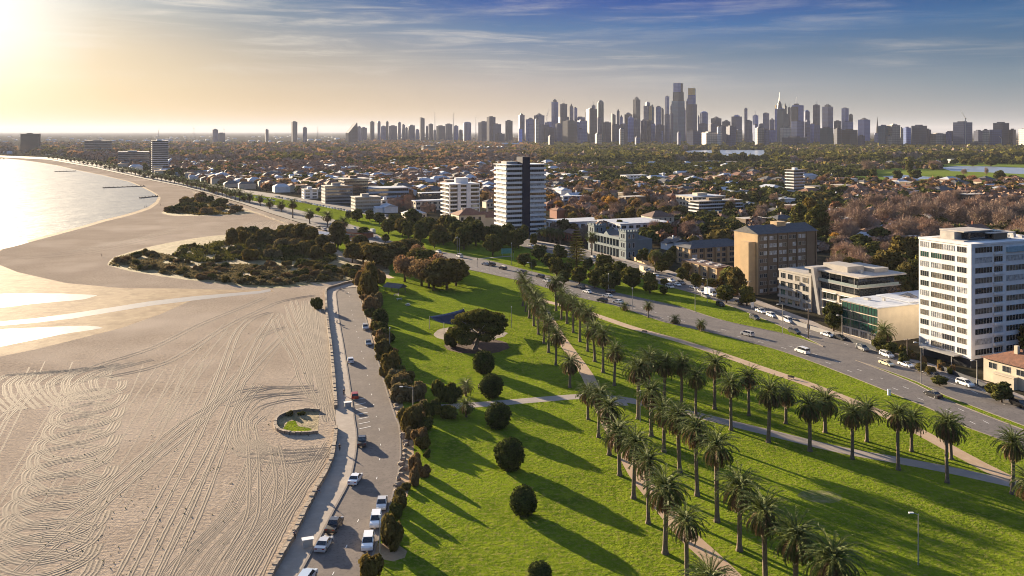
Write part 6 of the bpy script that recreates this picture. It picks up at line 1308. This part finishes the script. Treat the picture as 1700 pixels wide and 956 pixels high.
t = thing('small_signboard', 'small white sign before the green glass building', 'sign', G(1449, 578), R(24)); MB().box(-.9,.9,-.05,.05,.5,2.2).obj('board', WHITE, t); MB().box(-.5,-.4,-.04,.04,0,.5).box(.4,.5,-.04,.04,0,.5).obj('post', POLE, t)
# timber groynes
for (x0, y0, x1, y1, lb) in ((91,285.3,126,284.2,'uppermost dark timber groyne in the bay'), (171,312.2,241,309.3,'long middle timber groyne in the bay'), (232,329.2,262,326,'short lower timber groyne at the beach corner')):
    a = MB(); L = line_pts([(x0, y0), (x1, y1)], 1.5); ribbon(a, L, 0, .6, 0, .9)
    for i in range(0, len(L), 3): p = L[i]; a.box(p.x-.25, p.x+.25, p.y-.45, p.y+.45, 0, 1.6)
    tag(a.obj('groyne', WOODP), lb, 'groyne')
t = thing('pier', 'faint low jetty at the far left of the bay', 'pier', G(2, 264.3)); a = MB().box(-60, 8, -2, 2, 1.6, 2.2)
for i in range(9): a.box(-58+i*8, -57.4+i*8, -1.5, 1.5, 0, 1.6)
a.obj('deck', WOODP, t)
# rocks along the verge
RK = []
for i in range(3):
    bm = bmesh.new(); bmesh.ops.create_icosphere(bm, subdivisions=2, radius=.5)
    for v_ in bm.verts: v_.co *= rnd.uniform(.8, 1.15)
    me = bpy.data.meshes.new('rock'); bm.to_mesh(me); bm.free(); me.materials.append(m_stone); RK.append(me)
LR = line_pts([(652, 660), (668, 700), (672, 740), (668, 775), (663, 800), (659, 815)], 1.2)
for p in LR[::2]:
    o = put('rock', rnd.choice(RK), None, (p.x + rnd.uniform(-.4, .4), p.y, .15), rnd.uniform(0, 6), (rnd.uniform(1, 1.9), rnd.uniform(1, 1.6), rnd.uniform(.7, 1.2))); tag(o, None, 'rock', 'rocks edging the verge'); LABELQ.append((o, 'weathered brown rock edging the road verge'))
# people
person(558, 524, 'walk', 'navy', 'denim', 1.4, 'person in dark clothes walking up the promenade behind the scooter rider')
person(571, 656, 'stand', 'black', 'black', -1.2, 'person in black standing on the promenade above the bin'); person(564, 749, 'walk', 'black', 'black', 1.5, 'person in black walking close to the sea wall'); person(549, 578, 'stand', 'red', 'black', 0, 'person in a red top by the sea wall')
person(527, 818, 'sit', 'black', 'denim', .2, 'person sitting on the sea wall halfway down', z=.6); person(489, 896, 'stand', 'navy', 'black', -1, 'person leaning by the sea wall near the bottom', z=.1)
person(794.5, 648, 'stand', 'black', 'black', 0, 'person in dark clothes between the short palm and round bush', z=.02); person(1005, 572, 'walk', 'white', 'tan', 1, 'person in a white top walking under the palms', z=.03)
person(169, 426, 'stand', 'black', 'black', 0, 'lone distant person on the open upper beach', z=.03); person(266, 341, 'walk', 'navy', 'black', 0, 'distant person walking by the water corner', z=.03); person(240, 345, 'stand', 'red', 'denim', 0, 'distant person in red at the water edge', z=.04); person(243, 344, 'stand', 'blue', 'denim', 0, 'distant person in blue at the water edge', z=.04)
person(1066, 799, 'sit', 'black', 'black', 1.2, 'person in black sitting low on the gravel path among palms', z=-.2); person(672, 480, 'walk', 'white', 'denim', 0, 'person in a white shirt by the picnic shelter', z=.02); person(1137, 902, 'sit', 'lightblue' if 0 else 'blue', 'black', 1, 'person in blue sitting on the path under the lowest palms', z=-.2)
def bike(x, y, az_, lb, scooter=False):
    t = thing('motor_scooter' if scooter else 'bicycle', lb, 'scooter' if scooter else 'bicycle', G(x, y, .1), az_); r_ = .28 if scooter else .34; q = .62
    for s_ in (-1, 1): MB().tube([(s_*q,-.05 if scooter else -.02,r_),(s_*q,.05 if scooter else .02,r_)], [r_, r_], 16).obj('wheel', TYRE, t)
    if scooter: MB().box(-.75,.1,-.18,.18,.35,.75).box(.1,.45,-.16,.16,.25,.35).box(.42,.55,-.2,.2,.3,.95).obj('frame', WHITE, t); MB().box(-.7,0,-.16,.16,.75,.85).obj('saddle', BLK, t)
    else: MB().tube([(-q,0,r_),(-.15,0,.3),(.4,0,.85)], [.025]*3, 5).tube([(-q,0,r_),(-.25,0,.85),(.4,0,.85),(q,0,r_)], [.025]*4, 5).obj('frame', WHITE, t); MB().box(-.38,-.1,-.07,.07,.88,.94).obj('saddle', BLK, t)
    MB().tube([(.45,-.28,1.0),(.42,0,.98),(.45,.28,1.0)], [.02]*3, 5).obj('handlebar', BLK, t)
bike(559.5, 536, 1.75, 'white motor scooter ridden up the upper promenade', True); person(559.2, 536.6, 'sit', 'white', 'grey', 1.75, 'rider in white on the motor scooter', z=.55)
bike(565, 481, 1.4, 'bicycle at the top bend of the promenade'); person(565, 481.2, 'sit', 'white', 'denim', 1.4, 'cyclist in white at the top bend of the promenade', z=.65)

# ------------------------------------------------------------------ the suburb
YL = lambda x: np.interp(x, [0, 80, 150, 200, 300, 400, 458, 577, 643, 760, 840, 888, 977, 1053, 1129, 1230, 1330, 1435, 1582, 1700, 1800], [256, 258, 266, 276, 298, 312, 318, 337, 350, 374, 384, 393, 410, 430, 452, 484, 523, 558, 612, 655, 700])
AVOID = [(1128, 1186, 249, 263), (1190, 1275, 249, 266), (1115, 1290, 267, 274), (1460, 1800, 264, 270), (1450, 1575, 282, 304), (1560, 1800, 273, 305), (1400, 1450, 292, 302), (1040, 1110, 415, 452), (715, 812, 338, 372), (812, 925, 350, 393), (1216, 1385, 420, 500), (1262, 1460, 470, 560), (1404, 1540, 530, 600), (1510, 1720, 520, 660), (980, 1066, 396, 432), (1110, 1232, 412, 475), (900, 990, 368, 392), (1000, 1080, 372, 398), (1076, 1110, 368, 384),
         (500, 660, 318, 348), (680, 760, 328, 352), (745, 818, 352, 382), (1296, 1350, 306, 328), (1120, 1210, 334, 362), (925, 965, 330, 340), (1034, 1070, 294, 303), (240, 282, 268, 290), (22, 60, 240, 256), (1235, 1330, 256, 266)]
def free(x, y, m=0): return not any(a - m < x < b + m and c < y < d + m * .5 for a, b, c, d in AVOID)
def treekind(x, y):
    yy = 68e3 / (y - 218); xx = (x - 850) / 1430 * yy * 1.43
    r = min(.999, max(0, .5 + .27 * math.sin(xx * .021 + 1.3 * math.sin(yy * .017)) + .22 * math.sin(yy * .013 + xx * .008) + rnd.uniform(-.34, .34)))
    if x > 1400 and 325 < y < 420: return 'bare' if r < .7 else 'evergreen'
    if x < 620 and y < 300: return 'bare' if r < .55 else 'rust' if r < .7 else 'evergreen'
    if x < 900: return ('bare' if r < .40 else 'rust' if r < .62 else 'brown' if r < .72 else 'evergreen' if r < .9 else 'gum')
    if y < 300 and x > 900: return 'evergreen' if r < .74 else 'gum' if r < .93 else 'bare'
    if y < 300: return 'evergreen' if r < .4 else 'bare' if r < .8 else 'gum'
    if y < 330: return 'evergreen' if r < .4 else 'rust' if r < .55 else 'brown' if r < .66 else 'bare' if r < .88 else 'gum'
    return 'evergreen' if r < .46 else 'gum' if r < .62 else 'bare' if r < .82 else 'brown' if r < .9 else 'rust' if r < .96 else 'yellow'
cand = []
def fill_pts(y0, y1, n, x0=-60, x1=1790, m=0):
    out = []; g_ = 0
    while len(out) < n and g_ < n * 30:
        g_ += 1; x, y = rnd.uniform(x0, x1), rnd.uniform(y0, y1)
        if y < YL(x) - 1 and free(x, y, m): out.append((x, y))
    return out
near_t = fill_pts(296, 640, 760, 380, 1790)
near_h = []
for x, y in fill_pts(290, 560, 3000, 300, 1780, 4):
    v_ = G(x, y)
    if all((v_ - q).length > (24 if x < 800 else 34) for q, _, _ in near_h): near_h.append((v_, x, y))
    if len(near_h) >= 170: break
for v_, x, y in near_h:
    k = rnd.randrange(len(HM)) if x > 700 else rnd.choice([0, 2, 4, 6, 7, 6, 8, 1]); house(k, v_, R(24) + rnd.choice([0, math.pi / 2, math.pi]), rnd.uniform(.85, 1.1))
ci = {}; placed = []
LIM = {'evergreen': 200, 'gum': 120, 'bare': 180, 'brown': 70, 'rust': 90, 'yellow': 14}
near_t.sort(key=lambda q: -q[1]); far_extra = []
for x, y in near_t:
    kd = treekind(x, y); v_ = G(x, y)
    if any(abs(v_.x - q.x - 5) < 6 and abs(v_.y - q.y - 6) < 6 for q, _, _ in near_h if abs(q.x - v_.x) < 20): continue
    ci[kd] = ci.get(kd, 0) + 1
    if ci[kd] > LIM.get(kd, 50): far_extra.append((x, y, kd)); continue
    h = rnd.uniform(6, 13) if kd != 'bare' else rnd.uniform(8, 13); tree(kd, v_, h, h * rnd.uniform(.8, 1.15))
# the far mass: thousands of crowns and roofs, too many to count
def mass(name, pts, leaf, nq, label, hr=(8, 15)):
    V = []
    if not pts: return
    for (x, y), q in pts:
        v_ = G(x, y); h = rnd.uniform(*hr); r_ = h * rnd.uniform(.45, .75); d = rs.normal(size=(q, 3)); d /= np.linalg.norm(d, axis=1)[:, None]; d[:, 2] = np.abs(d[:, 2]) * 1.0 - .1
        p = np.array([v_.x, v_.y, h * .35]) + d * np.array([r_, r_, h * .62]) * rs.uniform(.7, 1.1, (q, 1)); s = r_ * (2.9 / math.sqrt(q)) * rs.uniform(.6, 1.2, (q, 1))
        nn = d + rs.normal(size=(q, 3)) * .5; a = np.cross(nn, rs.normal(size=(q, 3))); a /= np.linalg.norm(a, axis=1)[:, None]; b = np.cross(nn, a); b /= np.linalg.norm(b, axis=1)[:, None]
        V.append(np.stack([p - a*s - b*s, p + a*s - b*s*.8, p + a*s + b*s, p - a*s*.8 + b*s], 1).reshape(-1, 3))
    v = np.concatenate(V); o = put(name, np_mesh(name, v, np.arange(len(v)).reshape(-1, 4), LEAF[leaf])); tag(o, label, 'woodland', None, 'stuff')
bins = {}
for y0, y1, n, q in ((233, 240, 3600, 7), (240, 252, 6200, 9), (252, 270, 5600, 14), (270, 292, 3400, 26), (292, 340, 2100, 60), (340, 420, 560, 130), (420, 560, 90, 200)):
    for x, y in fill_pts(y0, y1, n):
        if y < 240 and x < 560: continue
        bins.setdefault(treekind(x, y) + ('' if y < 272 else ' low'), []).append(((x, y), q))
for x, y, kd in far_extra: bins.setdefault(kd + ' low', []).append(((x, y), 150))
for kd, lf, nm, lb in (('evergreen', 'dark', 'distant_woodland', 'countless dark evergreen trees filling the distant suburbs and parkland'), ('gum', 'olive', 'distant_woodland', 'countless olive green trees filling the distant suburbs'), ('bare', 'twig', 'distant_woodland', 'countless bare purplish trees filling the distant suburbs'),
                       ('rust', 'rust', 'distant_woodland', 'countless rust coloured trees filling the distant suburbs'), ('brown', 'brown', 'distant_woodland', 'countless light brown trees filling the distant suburbs')): mass(nm, bins.get(kd, []), lf, 0, lb); mass('suburban_trees', bins.get(kd + ' low', []), lf, 0, lb.replace('distant suburbs', 'middle distance').replace('parkland', 'gardens'), (5.5, 10))
def roofs(name, n, m, wm, label, y0, y1, big=1., x0=-60, x1=1790):
    a = MB()
    for x, y in fill_pts(y0, y1, n, x0, x1):
        v_ = G(x, y); w, l, h = rnd.uniform(8, 16) * big, rnd.uniform(10, 20) * big, rnd.uniform(3.5, 8); M = Matrix.Translation(v_) @ Matrix.Rotation(R(24) + rnd.choice([0, math.pi/2]), 4, 'Z')
        a.box(0, w, 0, l, 0, h, 1, M)
        if rnd.random() < .65: a.add([(-.4,-.4,h),(w+.4,-.4,h),(w+.4,l+.4,h),(-.4,l+.4,h),(w/2,w*.3,h+w*.2),(w/2,l-w*.3,h+w*.2)], [(0,1,4),(1,2,5,4),(2,3,5),(3,0,4,5)], 0, M)
        else: a.box(-.2, w+.2, -.2, l+.2, h, h+.4, 0, M)
    tag(a.obj(name, [m, wm]), label, 'houses', None, 'stuff')
for m, wm, lb, k in ((TILE, CREAM, 'countless small terracotta roofed houses filling the distant suburbs', 1300), (SLATE, BEIGE, 'countless small grey roofed houses filling the distant suburbs', 800), (METALR, WHITE, 'countless small pale metal roofed houses filling the distant suburbs', 1500)):
    roofs('distant_houses', int(k * .35), m, wm, lb, 244, 330, 1.15, -60, 930)
    roofs('distant_houses', int(k * .04), m, wm, lb.replace('distant suburbs', 'distant green suburbs on the right'), 270, 330, 1.25, 930, 1790)
roofs('distant_warehouses', 240, METALR, GREYW, 'low pale industrial sheds dotted along the hazy far left horizon', 226, 242, 2.4, -40, 900)
roofs('distant_offices', 160, GRAVR, GREYW, 'low offices packed at the foot of the city skyline', 232.5, 240, 2.0, 780, 1790)
# lone trees and poles on the lakeside lawns
for x, yb, w, h, k in [(1450,300,12,20,'evergreen'),(1490,300,16,18,'evergreen'),(1520,299,22,18,'evergreen'),(1510,290,14,26,'evergreen'),(1638,292,8,14,'bare'),(1600,292,12,12,'bare'),(1660,302,18,20,'evergreen'),(1680,304,22,14,'evergreen'),(1550,280,26,14,'bare'),(1615,276,18,12,'evergreen'),(1645,276,20,12,'evergreen'),(1595,306,22,16,'evergreen'),(1615,308,20,14,'evergreen'),(1560,306,18,14,'evergreen'),(1440,290,22,24,'bare')]:
    p, a, b_ = sized(x, yb, w, h); tree(k, p, b_, a)

# ------------------------------------------------------------------ labels that single things out
LMK = [('behind the brown brick slab block', 1300, 385), ('behind the white right edge tower', 1620, 385), ('beside the striped slab tower', 870, 372), ('around the white balcony block', 762, 350), ('around the victorian mansion', 1020, 410), ('near the tan brick flats', 1165, 425), ('near the white and navy tower', 1322, 305),
       ('behind the green glass building', 1470, 470), ('near the pale beachfront tower', 260, 268), ('near the angular grey block', 1365, 520), ('below the tallest city towers', 1130, 285), ('by the lake lawns', 1560, 302), ('around the boulevard column flats', 560, 312), ('near the balcony flats', 1160, 350), ('between the two pale central towers', 815, 310), ('on the sloping dune', 400, 450),
       ('on the upper small dune', 335, 345), ('along the far foreshore', 440, 330), ('along the distant bay road', 150, 270), ('on the wide grass median', 990, 465), ('in the lower palm avenue', 1150, 800), ('in the long palm row', 1400, 700), ('in the paired palm rows', 930, 560), ('beside the esplanade', 660, 700), ('at the top of the esplanade', 620, 490), ('before the white tower', 1540, 620),
       ('on the upper boulevard', 700, 400), ('right of the striped tower', 960, 340), ('among the houses of the middle distance', 1000, 315), ('in the brown suburb behind the boulevard', 660, 280), ('in the hazy left suburb', 420, 280), ('by the road crossing', 840, 430), ('on the far carriageway', 1230, 500), ('near the round street tree', 1390, 560), ('behind the dune', 560, 405), ('by the park edge', 740, 460)]
gr = {}
for o, desc in LABELQ:
    v_ = o.location; px, py = PX(v_)
    lm = min(LMK, key=lambda q: (q[1] - px) ** 2 + ((q[2] - py) * 2.2) ** 2)[0]
    gr.setdefault((desc, lm), []).append((px, py, o))
for (desc, lm), l in gr.items():
    l.sort(key=lambda q: (q[0], q[1]))
    for i, (_, _, o) in enumerate(l):
        o['label'] = '%s %s' % (desc, lm) if len(l) == 1 else '%s %s, %s from the left' % (desc, lm, ORDN(i + 1))
        if not o.get('group'): o['group'] = '%ss' % desc

# ------------------------------------------------------------------ haze
if HAZE_D:
    hm = bpy.data.materials.new('haze'); hm.use_nodes = True; t = hm.node_tree; t.nodes.remove(t.nodes['Principled BSDF'])
    pv = N(t, 'ShaderNodeVolumePrincipled'); pv.inputs['Color'].default_value = (.42, .45, .54, 1); pv.inputs['Density'].default_value = HAZE_D; pv.inputs['Anisotropy'].default_value = .18
    t.links.new(pv.outputs[0], t.nodes['Material Output'].inputs['Volume'])
    hb = MB().box(-61000, 61000, -2100, 61000, -1, 390).obj('haze', hm); tag(hb, 'thin air haze over the whole scene', None, None, 'stuff')
